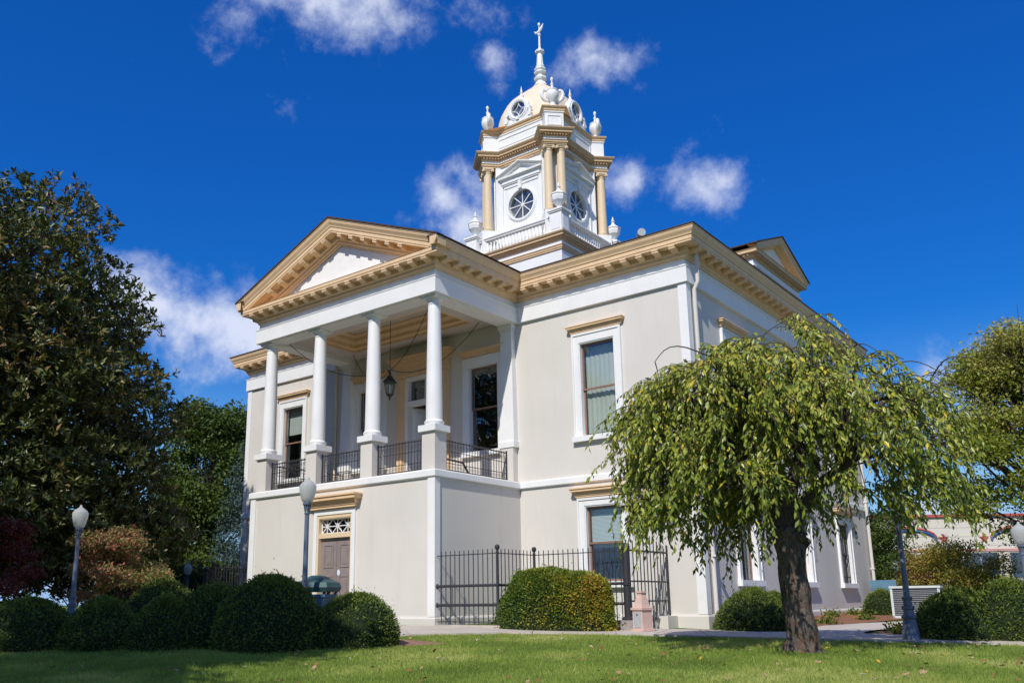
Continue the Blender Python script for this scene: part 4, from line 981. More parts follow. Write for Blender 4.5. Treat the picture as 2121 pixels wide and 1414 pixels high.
# ------------------------------------------------------------------ pale building at the right, far behind
BB = empty('pale_building', (-4.5,33.5,.4), .63, 'pale block building with red and blue trim behind the trees at right', 'building')
MB().box(-6,26,0,12,0,4.6).build('wall', 'bldwall', BB)
MB().box(-6.1,26.1,-.12,12.1,4.6,4.75).build('roof_edge', 'red', BB)
MB().box(-6.02,14,-.06,-.002,2.70,2.83).build('trim_band', 'pinktrim', BB)
for c in (1.4, 7.4):
    P_ = [(c+1.5*math.cos(t), 3.35+.55*math.sin(t)) for t in np.linspace(0, math.pi, 15)]
    for nm, off, mt_ in (('red_arch',.09,'red'),('blue_arch',-.03,'blue')):
        mb = MB(); mb.tube([(x,-.06,z+off) for x, z in P_], .075, 4); mb.build(nm, mt_, BB)
    for sx_ in (-1.9, 1.9):
        mb = MB(); n = 10; vs = [(c+sx_+(.26 if i % 2 == 0 else .11)*math.sin(i*math.pi/5), -.07, 3.42+(.26 if i % 2 == 0 else .11)*math.cos(i*math.pi/5)) for i in range(n)]
        vs2 = [(x,-.003,z) for x,y,z in vs]; mb.add(vs+vs2, [tuple(range(n)), tuple(range(n,2*n))]+[(i,(i+1)%n,(i+1)%n+n,i+n) for i in range(n)]); mb.build('star', 'red', BB)
for c in (-.5, 4.2, 8.6):
    w_ = MB().box(c-1.95,c+1.95,-.05,-.002,1.2,2.64).build('window', 'bldwall', BB)
    for i in range(4):
        for j in range(2): MB().box(c-1.85+i*.94,c-1.85+i*.94+.88,-.07,-.052,1.28+j*.68,1.28+j*.68+.62).build('pane', 'darkglass', w_)
        MB().box(c-1.88+i*.94,c-1.88+i*.94+.03,-.09,-.055,1.25,2.6).build('muntin', 'white', w_)
    MB().box(c-1.9,c+1.9,-.06,-.051,1.22,2.62).build('room_wall', 'dark', w_)
j0 = None
for k in range(9):
    for nm in ('joint',):
        z = .5+k*.5
        if z > 4.5: break
        MB().box(-6,26,-.004,-.001,z,z+.02).build('joint', 'stone', BB)

# ------------------------------------------------------------------ vegetation
M['yew'] = leafmat('yew_leaf', [(0,(.022,.042,.008)),(.45,(.055,.085,.014)),(.8,(.14,.155,.022)),(1,(.24,.23,.035))], .55, .15, .25, 1.9)
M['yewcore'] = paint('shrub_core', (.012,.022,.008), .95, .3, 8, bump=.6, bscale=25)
M['holly'] = leafmat('hedge_leaf', [(0,(.035,.065,.012)),(.45,(.095,.14,.018)),(.7,(.22,.20,.02)),(.9,(.36,.24,.03)),(1,(.34,.16,.05))], .45, .2, .35, 1.6)
M['magn'] = leafmat('magnolia_leaf', [(0,(.018,.028,.007)),(.4,(.042,.055,.012)),(.65,(.075,.085,.018)),(.75,(.10,.07,.022)),(.9,(.17,.10,.04)),(1,(.22,.17,.05))], .40, .08, .42, 1.75)
M['cherry'] = leafmat('cherry_leaf', [(0,(.045,.070,.010)),(.35,(.115,.15,.018)),(.65,(.21,.225,.028)),(.93,(.34,.28,.05)),(.965,(.50,.27,.02)),(1,(.62,.34,.02))], .36, .28, .5, 1.8)
M['maple'] = leafmat('maple_leaf', [(0,(.055,.08,.014)),(.45,(.11,.13,.028)),(.65,(.21,.13,.06)),(.85,(.28,.09,.06)),(1,(.34,.06,.05))], .5, .3, .3, 1.7)
M['redmaple'] = leafmat('red_maple_leaf', [(0,(.05,.02,.015)),(.5,(.13,.03,.025)),(.8,(.20,.05,.04)),(1,(.18,.10,.04))], .5, .3, .3)
M['decid'] = leafmat('deciduous_leaf', [(0,(.03,.055,.010)),(.5,(.085,.12,.018)),(.85,(.17,.16,.03)),(1,(.32,.22,.03))], .5, .3, .3)
M['autumn'] = leafmat('autumn_leaf', [(0,(.07,.11,.012)),(.4,(.18,.21,.022)),(.7,(.34,.29,.10)),(.9,(.44,.35,.19)),(1,(.48,.29,.10))], .5, .4, .3, 1.6)
M['spruce'] = leafmat('blue_spruce_needle', [(0,(.03,.055,.045)),(1,(.10,.15,.13))], .6, .1, .2)
M['yshrub'] = leafmat('yellow_shrub_leaf', [(0,(.05,.075,.012)),(.4,(.13,.14,.02)),(.75,(.28,.20,.03)),(1,(.40,.20,.05))], .5, .3, .3)
M['grass'] = leafmat('grass_blade', [(0,(.085,.125,.022)),(.5,(.15,.20,.036)),(.85,(.25,.26,.07)),(1,(.38,.33,.14))], .6, .45, .2, 2.25)

def mound(name, x, y, hw, h, label, n=9000, mat='yew', hd=None, p=1.75, group='clipped shrubs', ls=(.046,.021), rz=0.0, seed=0, flat=1.0, hue=None):
    hd = hd or hw; z0 = G(x, y)-.05; H = h+.05
    root = empty(name, (x,y,z0), rz, label, 'shrub', group)
    def surf(u, v):   # u azimuth, v elevation 0..1 (0 ground, 1 top)
        th = v*math.pi/2; c = np.cos(th)**(2/p*flat); s = np.sin(th)**(2/p)
        P = np.stack([hw*c*np.cos(u), hd*c*np.sin(u), H*s], 1)
        # belly: widest a little above the ground
        P[:,:2] *= (1-.04*(1-v)**6)[:,None]
        k = 1+.20*(vnoise(P*1.5+seed*7.3+50, seed)-.5)*1.2+.07*(vnoise(P*6+seed+90, seed+3)-.5)
        P *= k[:,None]
        if mat == 'holly': P[:,0] += .30*np.clip(P[:,2]/H,0,1)*np.clip(-P[:,0]/hw,0,1)
        return P
    nu, nv = 40, 14
    U, V = np.meshgrid(np.linspace(0,2*math.pi,nu,endpoint=False), np.linspace(0,1,nv)); P = surf(U.ravel(), V.ravel())*.965
    f = []
    for j in range(nv-1):
        for i in range(nu): f.append((j*nu+i, j*nu+(i+1)%nu, (j+1)*nu+(i+1)%nu, (j+1)*nu+i))
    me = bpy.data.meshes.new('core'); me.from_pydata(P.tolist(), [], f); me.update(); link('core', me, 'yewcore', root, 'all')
    u = rng.uniform(0, 2*math.pi, n); v = rng.uniform(0, 1, n)**1.15
    P = surf(u, v); e = 1e-3
    du = surf(u+e, v)-P; dv = surf(u, np.clip(v+e,0,1.0))-P; nn = np.cross(du, dv); nn /= np.linalg.norm(nn,axis=1,keepdims=True)+1e-12
    flip = np.sign((nn*(P-np.array([0,0,H*.3]))).sum(1)); nn *= flip[:,None]
    P = P+nn*(rng.uniform(-.05,.03,(n,1))+(rng.random((n,1)) < .05)*rng.exponential(.035,(n,1))); Dd = nn*rng.uniform(.3,1.1,(n,1))+unit(n)*.75+np.array([0,0,.25])
    cl = vnoise(P*7+seed+20, seed+5)
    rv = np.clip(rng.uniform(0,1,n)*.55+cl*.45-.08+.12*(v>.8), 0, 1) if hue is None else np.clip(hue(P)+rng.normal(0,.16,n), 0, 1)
    me = leafmesh(P, Dd, unit(n), ls[0]*rng.uniform(.6,1.6,n), ls[1]*rng.uniform(.7,1.4,n), rv)
    link('foliage', me, mat, root, kind='stuff')
    return root
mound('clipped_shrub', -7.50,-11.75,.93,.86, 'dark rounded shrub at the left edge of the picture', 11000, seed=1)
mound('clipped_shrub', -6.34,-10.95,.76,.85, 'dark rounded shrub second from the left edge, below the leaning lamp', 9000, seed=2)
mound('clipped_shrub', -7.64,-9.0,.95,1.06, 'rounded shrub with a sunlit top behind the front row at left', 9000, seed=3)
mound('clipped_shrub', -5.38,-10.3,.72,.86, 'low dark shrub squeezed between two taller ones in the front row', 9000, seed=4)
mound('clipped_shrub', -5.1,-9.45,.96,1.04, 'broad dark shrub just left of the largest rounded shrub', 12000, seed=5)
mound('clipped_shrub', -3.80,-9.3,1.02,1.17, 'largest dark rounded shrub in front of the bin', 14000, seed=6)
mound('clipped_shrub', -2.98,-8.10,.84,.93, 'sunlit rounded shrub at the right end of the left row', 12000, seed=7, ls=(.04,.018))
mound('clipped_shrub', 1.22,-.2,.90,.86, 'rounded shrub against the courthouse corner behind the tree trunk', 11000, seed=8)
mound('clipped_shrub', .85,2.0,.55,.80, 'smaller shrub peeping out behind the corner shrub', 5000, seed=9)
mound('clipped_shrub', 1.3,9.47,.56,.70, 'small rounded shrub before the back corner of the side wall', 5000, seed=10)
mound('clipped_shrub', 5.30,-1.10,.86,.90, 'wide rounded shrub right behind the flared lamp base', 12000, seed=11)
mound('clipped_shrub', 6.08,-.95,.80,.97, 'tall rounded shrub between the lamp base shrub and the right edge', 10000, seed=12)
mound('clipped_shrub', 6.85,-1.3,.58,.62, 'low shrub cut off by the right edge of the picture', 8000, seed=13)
mound('evergreen_shrub', -26.5,3.2,3.4,2.4, 'dark evergreen mass far back behind the small lamp left of the portico', 9000, 'yew', 2.0, 2.2, None, (.14,.06), .6, 40)
def hedge_hue(P):
    x = P[:,0]; return np.clip(.40+.20*x+.25*(vnoise(P*3+5,4)-.5)*2, .1, .95)
mound('clipped_hedge', -2.22,-2.95,1.45,1.17, 'flat-topped green and yellow hedge in front of the iron fence', 32000, 'holly', .66, 3.4, 'clipped hedges', (.045,.028), .18, 14, 1.0, hedge_hue)

# trees ---------------------------------------------------------------
def limb(p, q, r0, r1, bend=.15, n=8, up=.0):
    p, q = Vector(p), Vector(q); L = (q-p).length; o = Vector(rng.normal(size=3))*bend*L
    pts = []; rad = []
    for i in range(n+1):
        t = i/n; w = math.sin(math.pi*t); pts.append(p.lerp(q,t)+o*w*.5+Vector((0,0,up*w))); rad.append(r0+(r1-r0)*t)
    return pts, rad
def trunk_mesh(pts, rad, n=28, rough=.12, flare=.5, seed=0):
    P = [Vector(p) for p in pts]; vs = []; fs = []; m_ = len(P)
    for i, p in enumerate(P):
        for k in range(n):
            a = 2*math.pi*k/n; d = Vector((math.cos(a), math.sin(a), 0))
            nzv = vnoise(np.array([[d.x*1.6+10, d.y*1.6+10, p.z*1.1+seed]]), seed)[0]-.5 + .5*(vnoise(np.array([[d.x*4+10, d.y*4+10, p.z*3+seed]]), seed+1)[0]-.5)
            fl_ = 1+flare*max(0, 1-(p.z-P[0].z)/.35)**2*(1+.6*math.cos(3*a+1))
            vs.append(p+d*rad[i]*(1+rough*2*nzv)*fl_)
    for i in range(m_-1):
        for k in range(n): fs.append((i*n+k, i*n+(k+1)%n, (i+1)*n+(k+1)%n, (i+1)*n+k))
    fs.append(tuple((m_-1)*n+k for k in range(n)))
    return MB().add(vs, fs)

# weeping cherry -------------------------------------------------------
def cherry():
    bx_, by_ = 3.86, -5.05; bz = G(bx_, by_)-.05
    root = empty('weeping_cherry_tree', (bx_,by_,bz), 0, 'weeping tree with drooping green leaves on a rough short trunk on the lawn', 'tree')
    rv = Vector((rt0.x, rt0.y, 0)); fv = Vector((-rt0.y, rt0.x, 0))     # picture-right and away
    n = 22; pts = [Vector((0,0,1.95*i/n))+rv*(-.10*(i/n))+fv*.03*math.sin(i) for i in range(n+1)]
    rad = [.232-.035*(i/n)+(.05*max(0,(i/n-.7)*3.3)) for i in range(n+1)]
    trunk_mesh(pts, rad, 40, .20, .50, 3).build('trunk', 'bark', root, 'all')
    # sawn branch stubs at the crotch
    mb = MB()
    for a, l, z in ((.3,.14,1.66),(2.6,.12,1.72),(5.0,.12,1.75)):
        d = rv*math.cos(a)+fv*math.sin(a); p0 = Vector((0,0,z))+d*.12; mb.tube([p0, p0+d*l+Vector((0,0,.10))], [.085,.06], 10)
    mb.build('branch_stub', 'bark', root, 'all')
    limbs = MB(); strands = []
    tops = []
    def add_limb(p, q, r0, r1, bend, up, n=10):
        a, b = limb(p, q, r0, r1, bend, n, up); limbs.tube(a, b, 7); return a
    crown = []
    # (picture-right, away, height) ends of the main limbs
    ends = [(-2.05,-.1,4.3),(-1.5,-.8,4.6),(-.7,-.2,5.0),(.35,.3,4.85),(1.2,-.2,4.75),(2.0,.1,4.6),(2.45,-.4,4.25),(.9,-1.2,4.4),(-.3,-1.4,4.5),(-1.3,1.0,4.5),(1.5,1.2,4.4),(.1,1.4,4.6),
            (-2.1,.7,3.7),(2.4,.9,3.8),(-1.6,-1.4,3.7),(1.6,-1.5,3.6),(-2.15,-.4,3.3),(2.55,.2,3.4),(-1.0,-1.6,3.2),(1.2,-1.7,3.1),(.1,-1.8,3.4),(-1.9,-.9,2.8),(2.3,-.9,2.9),(-1.5,.2,3.0),(1.6,.3,3.1),
            (2.0,1.3,3.1),(-1.5,1.3,3.0),(-.8,-.9,3.5),(.8,-.8,3.4),(-1.2,-.7,2.6),(1.2,-.8,2.6),(.1,-1.1,2.7),(-.5,-.6,3.0),(.5,.7,2.9),(-.6,.8,2.9),(-2.0,.2,2.7),(2.2,.4,2.8)]
    st = Vector((-.10*rv.x,-.10*rv.y,1.75))
    mids = [(-.75,0,2.9),(-.3,-.25,3.1),(.25,.2,3.1),(.85,0,2.9)]
    ml = []
    for mm in mids:
        q = rv*mm[0]+fv*mm[1]+Vector((0,0,mm[2])); ml.append(q); add_limb(st+(q-st)*.05, q, .12, .075, .12, .05)
    for e_ in ends:
        q = rv*(e_[0]*.93)+fv*e_[1]+Vector((0,0,e_[2])); b_ = min(ml, key=lambda k: (k-q).length); a = add_limb(b_, q, .06, .018, .12, .35, 12)
        crown.append(a)
    anchors = []
    for a in crown:
        for i in range(3, len(a)):
            anchors.append((a[i], i/len(a)))
    # secondary arching branches
    for a in list(crown):
        for k in range(3):
            i = rng.integers(4, len(a)); p = a[i]; out = Vector((p.x,p.y,0)); out = out.normalized() if out.length > .2 else Vector((1,0,0))
            ang = rng.uniform(-1.3,1.3); d = Vector((out.x*math.cos(ang)-out.y*math.sin(ang), out.x*math.sin(ang)+out.y*math.cos(ang), 0)); L = rng.uniform(.4,.95)
            q = p+d*L+Vector((0,0,rng.uniform(-.25,.2))); b_, r_ = limb(p, q, .014, .006, .1, 7, .22*L); limbs.tube(b_, r_, 5)
            for j in range(1, len(b_)): anchors.append((b_[j], 1.0))
    twigs = MB(); LP, LD, LN, LL = [], [], [], []
    na = len(anchors)
    for bunch in range(300):
        az = bunch*2.39996; u_ = math.sqrt((bunch+.5)/300); lat, dep = u_*math.cos(az), u_*math.sin(az)
        lob = vnoise(np.array([[lat*2.3+31.4, dep*2.0+12.7, .5]]), 17)[0]-.5
        if vnoise(np.array([[lat*3.4+7.1, dep*3.0+3.3, 2.5]]), 5)[0] < .34 or (.40 < lat < .60 and rng.random() < .62): continue
        ztop = 4.72-.62*(lat*lat)*(1.15 if lat < 0 else .75)-.95*dep*dep+.15*rng.normal()+1.2*lob
        lay = (0, .4, 1.0, 1.8)[bunch % 4]*rng.uniform(.4,1.3)
        p0 = rv*(lat*(2.52 if lat < 0 else 2.42)*(1+.5*lob)+.0)+fv*(dep*1.75)+Vector((0,0,max(2.35, ztop-lay)))
        near_a = min(anchors, key=lambda k: (k[0]-p0).length)[0]
        pb, rb = limb(near_a, p0, .010, .006, .1, 6, .12*(p0-near_a).length); limbs.tube(pb, rb, 4)
        rr = math.hypot(p0.x, p0.y); out0 = Vector((p0.x,p0.y,0)).normalized() if rr > .2 else Vector((rng.normal(),rng.normal(),0)).normalized()
        out0 = (out0+Vector((rng.normal()*.45,rng.normal()*.45,0))).normalized()
        bottom0 = .92+1.0*rng.random()**1.6+.40*max(0,1-rr/.9); L0 = rng.uniform(.4,1.85); bare = rng.random() < .06
        for s_ in range(rng.integers(6,11)):
            p = p0+Vector((rng.normal(),rng.normal(),rng.normal()*.5))*.10
            out = (out0+Vector((rng.normal()*.3,rng.normal()*.3,0))).normalized()
            L = min(L0*rng.uniform(.6,1.1), max(.3,(p.z-bottom0-.15*rng.random())))
            n_ = max(4,int(L/.13)); pos = Vector(p); d = (out*.9+Vector((0,0,.35+.35*rng.normal()))).normalized(); pts = [pos.copy()]
            step = L/n_
            for i in range(n_):
                d = (d+Vector((rng.normal()*.16,rng.normal()*.16,-.33))).normalized(); pos = pos+d*step; pts.append(pos.copy())
            twigs.tube(pts, [.006-.004*i/n_ for i in range(n_+1)], 3, caps=False)
            nl = int(L/.043)
            if bare: nl = nl//6
            for i in range(nl):
                t = (i+rng.random())/nl*n_; k = min(int(t), n_-1); q = pts[k].lerp(pts[k+1], t-k); td = (pts[k+1]-pts[k]).normalized()
                sd_ = td.cross(Vector((rng.normal(),rng.normal(),rng.normal()))).normalized()
                ld = (td*.55+sd_*.65+Vector((0,0,-.6))).normalized()
                LP.append(q); LD.append(ld); LL.append(rng.uniform(.065,.15))
    limbs.build('branches', 'twig', root, 'all', kind='stuff'); twigs.build('twigs', 'twig', root, kind='stuff')
    LP = np.array([tuple(p) for p in LP]); LD = np.array([tuple(p) for p in LD]); LL = np.array(LL); n = len(LP)
    NN = unit(n)*.8+np.array([0,-.5,.6])
    rv_ = np.clip(rng.normal(.42,.2,n)+.10*(LP[:,2]-3)/1.5, 0, .93); m_ = rng.random(n) < .018; rv_[m_] = rng.uniform(.95,1,m_.sum())
    dist = np.linalg.norm(LP+np.array([bx_,by_,bz])-np.array(CAM), axis=1)
    near = np.zeros(n, bool); near[np.argsort(dist)[:300]] = True
    link('crown', leafmesh(LP[~near], LD[~near], NN[~near], LL[~near], LL[~near]*.40, rv_[~near]), 'cherry', root, kind='stuff')
    # the nearest leaves as single pieces
    tint = {}
    for i in np.nonzero(near)[0]:
        key = int(rv_[i]*12)
        if key not in tint: 
            me = leafmesh(np.zeros((1,3)), np.array([[0,0,1.]]), np.array([[0,1.,0]]), [.11], [.044], [min(.99,key/12+.04)]); me.materials.append(M['cherry']); tint[key] = me
        o = bpy.data.objects.new('leaf', tint[key]); col.objects.link(o); o.parent = root
        z = Vector(LD[i]).normalized(); x = z.cross(Vector(NN[i])).normalized(); y = z.cross(x)
        mtx = Matrix((x,y,z)).transposed().to_4x4(); mtx.translation = Vector(LP[i]); o.matrix_local = mtx @ Matrix.Scale(LL[i]/.11, 4)
    return n
cherry()

# generic crowns -------------------------------------------------------
def crown_tree(name, x, y, trunk_h, blobs, ncl, per, ls, mat, label, group=None, rtr=.2, whorl=False, spread=.35, hue=(0,1), bark='darkbark', shell=.55, cat='tree', hz=0.0, seed=0, dirb=0.3, trunk_top=None, huez=0.0):
    """blobs: (dx,dy,z,rx,rz) ellipsoids that make up the crown; clusters of leaves are spread through them, denser to the outside"""
    z0 = G(x, y)-.05; root = empty(name, (x,y,z0), 0, label, cat, group)
    B = np.array(blobs, float); vol = B[:,3]**2*B[:,4]; pick = rng.choice(len(B), ncl, p=vol**.75/np.sum(vol**.75))
    d = unit(ncl); r = rng.uniform(shell, 1, ncl)**.7
    lump = 1+.30*(vnoise(d*2.3+pick[:,None]*3.1+40+seed, seed)-.5)*2
    C_ = np.stack([B[pick,0], B[pick,1], B[pick,2]],1)+d*np.stack([B[pick,3],B[pick,3],B[pick,4]],1)*(r*lump)[:,None]
    keep = C_[:,2] > .25; C_ = C_[keep]; d = d[keep]; ncl = len(C_)
    top = trunk_top or max(b[2] for b in blobs)
    mb = MB(); P = [Vector((.06*math.sin(i*1.3),.06*math.cos(i),top*i/12)) for i in range(13)]
    trunk_mesh(P, [rtr*(1-.8*i/12) for i in range(13)], 14, .1, .4, seed).build('trunk', bark, root, 'all')
    br = MB()
    for b in blobs:
        e_ = Vector((b[0],b[1],b[2])); z1 = max(trunk_h*.6, min(top*.9, b[2]*.55)); 
        pts, rad = limb(Vector((0,0,z1)), e_, rtr*.32, rtr*.08, .12, 6, .1); br.tube(pts, rad, 6)
        for k in range(5):
            q = e_+Vector(unit(1)[0])*b[3]*.85; pts, rad = limb(e_.lerp(Vector((0,0,z1)),.25), q, rtr*.10, rtr*.03, .12, 5, .05); br.tube(pts, rad, 4)
    br.build('branches', bark, root, 'all', kind='stuff')
    n = ncl*per; ci = np.repeat(np.arange(ncl), per)
    if whorl:
        axis = d*.6+unit(ncl)*.35+np.array([0,0,.55]); axis /= np.linalg.norm(axis,axis=1,keepdims=True)
        A = axis[ci]; t = unit(n); t -= A*(t*A).sum(1,keepdims=True); t /= np.linalg.norm(t,axis=1,keepdims=True)
        k = rng.uniform(.15,1.0,(n,1)); D_ = t*k+A*(.9-.75*k); Pp = C_[ci]-A*rng.uniform(0,.18,(n,1))+t*.015; NN = A+unit(n)*.25
    else:
        Pp = C_[ci]+rng.normal(size=(n,3))*spread*np.array([1,1,.6]); D_ = unit(n)+np.array([0,0,-dirb]); NN = unit(n)*.7+np.array([0,0,.7])
    cr_ = vnoise(C_*1.1+seed+60, seed+9)[ci]
    rv_ = np.clip(hue[0]+(hue[1]-hue[0])*(.55*rng.random(n)+.45*cr_)+huez*(Pp[:,2]/max(b[2]+b[4] for b in blobs)-.5), 0, 1)
    L = ls[0]*rng.uniform(.75,1.3,n); link('crown', leafmesh(Pp, D_, NN, L, L*ls[1], rv_), mat, root, kind='stuff')
    return root
def pads(n, r, z0, z1, size, flat=.4, seed=0, px=1.0):
    q = np.random.default_rng(seed); out = []
    for i in range(n):
        z = z0+(z1-z0)*q.random()**.8; t = (z-z0)/(z1-z0); rr = r*math.sqrt(max(.06, 1-t*t*.85)); a = q.uniform(0,6.283); d = rr*math.sqrt(q.random())*.9; sz = size*q.uniform(.6,1.3)
        out.append((d*math.cos(a), d*math.sin(a), z, sz, sz*flat*q.uniform(.8,1.3)))
    return out
# magnolia: broad cone
bl = []
for z, r in ((1.6,5.8),(3.0,6.9),(4.6,7.1),(6.2,7.1),(7.8,6.7),(9.4,6.1),(10.9,5.0),(12.2,3.8)):
    k = max(4, int(r*2.1))
    for i in range(k):
        a = 2*math.pi*(i+.5*rng.random())/k; q = r*rng.uniform(.62,.84); rr = (.6+.2*r)*rng.uniform(.75,1.1)
        bl.append((q*math.cos(a), q*math.sin(a), z+rng.uniform(-.5,.5), rr, rr*.55))
bl += [(0,0,3,4.0,2.0),(0,0,6,3.4,2.2),(0,0,9,2.6,2.0),(0,0,11.5,1.6,1.2)]
bl += [(0,0,13.0,1.0,.9),(0,0,8,2.5,4),(4.2,4.4,2.9,1.2,.9),(4.3,4.4,2.1,1.0,.8),(3.6,3.9,3.9,1.4,1.1),(3.6,4.6,1.9,1.2,.9),(3.2,5.2,2.6,1.5,1.0),(2.6,3.2,2.0,1.6,1.1)]
crown_tree('magnolia_tree', -18.8,-9.9, 2.0, bl, 27000, 9, (.19,.38), 'magn', 'large dark glossy magnolia filling the left side of the picture', None, .35, True, hue=(0,1), shell=.66, seed=21)
crown_tree('japanese_maple', -10.6,-8.3, .6, pads(26,1.45,.4,2.25,.42,.28,15), 1500, 10, (.075,.55), 'maple', 'small Japanese maple turning pink and green behind the left shrubs', None, .06, False,   .085, (.12,1.0), seed=22, shell=.3)
crown_tree('japanese_maple', -12.3,-10.6, .6, pads(26,1.6,.4,2.4,.46,.28,16), 1500, 10, (.075,.55), 'redmaple', 'dark red Japanese maple at the left edge in deep shade', None, .06, False, .085, seed=23, shell=.3)
crown_tree('deciduous_tree', -27.6,5.6, 3.0, pads(46,3.2,2.2,9.4,1.15,.62,7), 4200, 9, (.17,.6), 'decid', 'green tree standing behind the magnolia left of the courthouse', None, .22, False,   .22, (0,.55), seed=24, shell=.3)
crown_tree('evergreen_tree', -23.5,-1.0, .8, pads(30,2.6,.6,3.6,.9,.7,8), 2200, 9, (.15,.5), 'magn', 'low dark evergreen filling the gap beneath the magnolia left of the fence', None, .12, False, .2, (0,.5), seed=34, shell=.3)
crown_tree('blue_spruce_tree', -24.5,5.2, 1.0, [(0,0,1.6,1.6,1.0),(0,0,3.0,1.3,1.0),(0,0,4.4,1.0,1.0),(0,0,5.8,.65,.9),(0,0,6.9,.3,.7)], 1500, 10, (.16,.22), 'spruce', 'pale blue spruce tucked beside the left corner of the courthouse', None, .14, False, .16, seed=25)
crown_tree('autumn_tree', 5.75,13.0, 1.5, pads(80,3.0,1.9,9.1,.9,.45,9), 6000, 9, (.13,.5), 'autumn', 'tall green tree with browning top at the right edge', None, .22, False, .18, (0,.66), seed=26, huez=.42, shell=.3)
crown_tree('yellow_shrub', 2.3,15.4, .4, pads(34,2.1,.4,2.2,.55,.5,10), 1500, 9, (.10,.4), 'yshrub', 'loose yellow and orange shrub in front of the pale building', None, .05, False, .13, seed=27, cat='shrub')
crown_tree('smoke_bush', .7,18.2, .4, [(0,0,1.3,.75,.7),(-.4,.1,1.0,.6,.6)], 420, 9, (.09,.6), 'redmaple', 'purple-red bush in front of the windows of the pale building', None, .05, False, .10, (.3,.8), seed=28, cat='shrub')
crown_tree('dark_tree', -1.2,19.4, .8, pads(34,2.0,.5,3.4,.8,.6,11), 1700, 9, (.12,.5), 'decid', 'small dark green tree between the courthouse and the pale building', None, .09, False, .18, (0,.5), seed=29)
# shade trees standing left of the photographer, outside the picture
for i, (x, y, s, lb) in enumerate(((-2.5,-19.3,1.0,'broad green shade tree standing left of the viewpoint'),(-9.6,-17.6,1.0,'round shade tree between two others left of the viewpoint'),(-.2,-20.6,.86,'shade tree nearest to the viewpoint on its left'),(-14.5,-17.0,1.25,'broad green shade tree standing far left near the magnolia'))):
    lift = 2.6 if i == 0 else 0
    bl = [(0,0,7.6*s+lift,2.0*s,2.0*s),(1.4*s,.4*s,6.6*s+lift,1.7*s,1.5*s),(-1.5*s,.3*s,6.8*s+lift,1.8*s,1.5*s),(.3*s,-1.4*s,6.6*s+lift,1.9*s,1.5*s),(.1*s,.9*s,6.0*s+lift,1.7*s,1.4*s)]
    crown_tree('shade_tree', x, y, 3.0, bl, 2000, 8, (.26,.6), 'decid', lb, None, .24, False, .28, (0,.6), seed=30+i)
# low plants along the side wall and beds
def low_plant(x, y, s, label, mat='decid', n=220):
    z0 = G(x, y)+.01; P = np.stack([rng.normal(0,s*.5,n), rng.normal(0,s*.5,n), np.abs(rng.normal(0,s*.35,n))],1)
    me = leafmesh(P, unit(n)+np.array([0,0,.5]), unit(n), .09*rng.uniform(.6,1.3,n), .045, rng.random(n))
    o = empty('low_plant', (x,y,z0), 0, label, 'plant', 'low plants in the beds'); link('foliage', me, mat, o, kind='stuff'); return o
for x, y, s, lb in ((.55,-.35,.16,'low green plant at the courthouse corner by the downspout'),(1.5,3.6,.28,'leafy low plant at the edge of the soil bank by the path'),(.5,7.2,.22,'small wispy plant against the side wall near the far windows'),
                 (.7,8.6,.2,'low brownish plant against the side wall beside the rounded shrub'),(1.7,6.2,.22,'sparse low plant on the red soil bank'),(3.75,.9,.2,'bright ground plant on the soil bed by the path bend'),(4.2,-.5,.18,'bright ground plant beside the lamp base')):
    low_plant(x, y, s, lb)

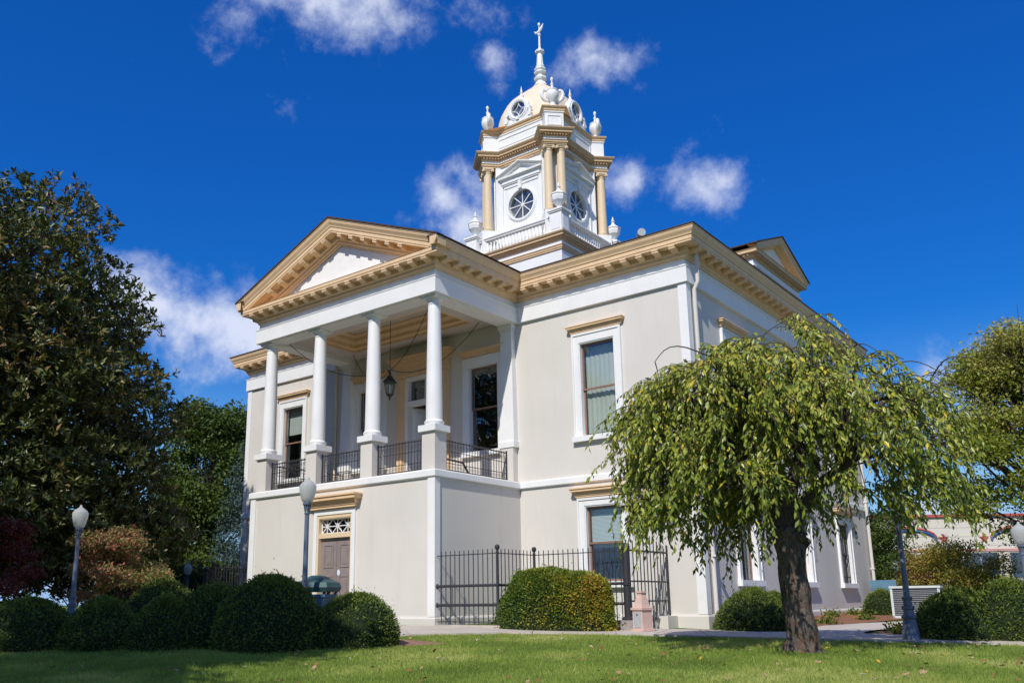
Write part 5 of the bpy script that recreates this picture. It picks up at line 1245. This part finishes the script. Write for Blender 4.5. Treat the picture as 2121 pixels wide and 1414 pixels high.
# grass ----------------------------------------------------------------
def grass():
    n = 480000
    w = 9.2+9.6*rng.random(n)**1.25; lat = rng.uniform(-1,1,n)
    # lateral range seen by the camera at depth w, with margin
    l0, l1 = -.62*w-1.0, .68*w+1.0; s = l0+(l1-l0)*(lat+1)/2
    hx, hy = -.625, .781; px_, py_ = CAM.x+hx*w+hy*s, CAM.y+hy*w-hx*s
    # keep off the sidewalk and mulch
    nx = np.array([p[0] for p in NEAR]); ny = np.array([p[1] for p in NEAR]); edge = np.interp(px_, nx, ny)
    keep = py_ < edge+.02*rng.normal(size=n)
    mb_near = np.interp(px_, [-8.8,-6.6,-4,-2.2,-1.78], [-12.4,-11.4,-9.9,-8.15,-6.95]); mb_far = np.interp(px_, [-9.5,-6.6,-4.6,-3.0,-1.9], [-9.8,-7.8,-7.0,-6.75,-6.85])
    keep &= ~((px_ < -1.8) & (py_ > mb_near+.03*rng.normal(size=n)) & (py_ < mb_far))
    px_, py_ = px_[keep], py_[keep]; n = len(px_)
    P = np.stack([px_, py_, gz(px_, py_)-.005],1); tilt = rng.normal(size=(n,3))*np.array([.38,.38,0])+np.array([0,0,1.])
    pt = vnoise(np.stack([px_*.9+50,py_*.9+50,np.zeros(n)],1),2); fine = vnoise(np.stack([px_*4+50,py_*4+50,np.zeros(n)],1),3)
    L = (.026+.034*rng.random(n)**1.5)*(.55+.9*fine)*np.where(rng.random(n)<.02,1.8,1.0)
    rv_ = np.clip(.45*rng.random(n)+.75*(pt-.25)+.30*(fine-.5), 0, 1); dry = rng.random(n) < .02+.10*np.clip((pt-.55)*3,0,1); rv_[dry] = rng.uniform(.85,1,dry.sum())
    # triangles
    th = rng.uniform(0,math.pi,n); sd_ = np.stack([np.cos(th),np.sin(th),np.zeros(n)],1)*(.0035+.002*rng.random((n,1)))
    V = np.stack([P-sd_, P+sd_, P+tilt*L[:,None]],1).reshape(-1,3)
    me = bpy.data.meshes.new('grass'); me.vertices.add(n*3); me.vertices.foreach_set('co', V.reshape(-1)); me.loops.add(n*3); me.loops.foreach_set('vertex_index', np.arange(n*3,dtype=np.int32))
    me.polygons.add(n); me.polygons.foreach_set('loop_start', (np.arange(n)*3).astype(np.int32))
    at = me.attributes.new('rnd','FLOAT','POINT'); at.data.foreach_set('value', np.repeat(rv_,3)); me.update(calc_edges=True)
    o = link('grass', me, 'grass'); tag(o, 'short green lawn grass in front of the courthouse', 'grass', kind='stuff')
grass()
# fallen leaves ----------------------------------------------------------
def leaf_proto(mat, seed):
    # a curled dry leaf with lobed outline
    k = 14; r2 = np.random.default_rng(seed); vs = [(0,0,.0)]; fs = []
    for i in range(k):
        a = 2*math.pi*i/k; rr = .5*(1 if i % 2 == 0 else .62)*(1+.25*r2.normal()*.4); x, y = rr*math.cos(a), rr*math.sin(a)*.75
        vs.append((x, y, .35*(x*x*r2.uniform(.5,1.6)+y*y*r2.uniform(.2,1.4))+.03*r2.normal()))
    for i in range(k): fs.append((0, 1+i, 1+(i+1)%k))
    me = bpy.data.meshes.new('fallen_leaf'); me.from_pydata(vs, [], fs); me.update(); me.materials.append(mat); return me
lm = [('yellow', paint('yellow_leaf', (.60,.33,.03), .6, .2, 20, bump=0)), ('tan', paint('tan_leaf', (.40,.25,.15), .7, .2, 20, bump=0)), ('pale', paint('pale_leaf', (.46,.36,.28), .7, .2, 20, bump=0)), ('brown', paint('brown_leaf', (.26,.12,.05), .7, .3, 20, bump=0))]
protos = [(nm, [leaf_proto(mt_, 5*i+j) for j in range(3)]) for i, (nm, mt_) in enumerate(lm)]
cnt = 0
while cnt < 290:
    w = 9.6+8.6*rng.random(); s = rng.uniform(-.5*w,.62*w); x, y = CAM.x-.625*w+.781*s, CAM.y+.781*w+.625*s
    if y > np.interp(x, [p[0] for p in NEAR], [p[1] for p in NEAR]) or (x < -3 and y > -10.8): continue
    dt = math.hypot(x-3.86, y+5.05)
    if dt < .45 or rng.random() > (.28+.72*math.exp(-((dt-1.0)/2.6)**2)): continue
    yl = rng.random() < .5*math.exp(-(dt/2.6)**2)
    nm, ms = protos[0] if yl else protos[rng.choice([1,1,1,2,3,3])]
    o = bpy.data.objects.new('fallen_leaf', ms[rng.integers(3)]); col.objects.link(o); sc_ = rng.uniform(.045,.09)*(1 if not yl else .8)
    o.location = (x,y,G(x,y)+.045+.012*rng.random()); o.scale = (sc_*1.2,sc_,sc_); o.rotation_euler = (rng.normal()*.35,rng.normal()*.35,rng.uniform(0,6.3))
    tag(o, f'{nm} fallen leaf lying on the lawn', 'leaf', f'{nm} leaves fallen on the lawn'); cnt += 1
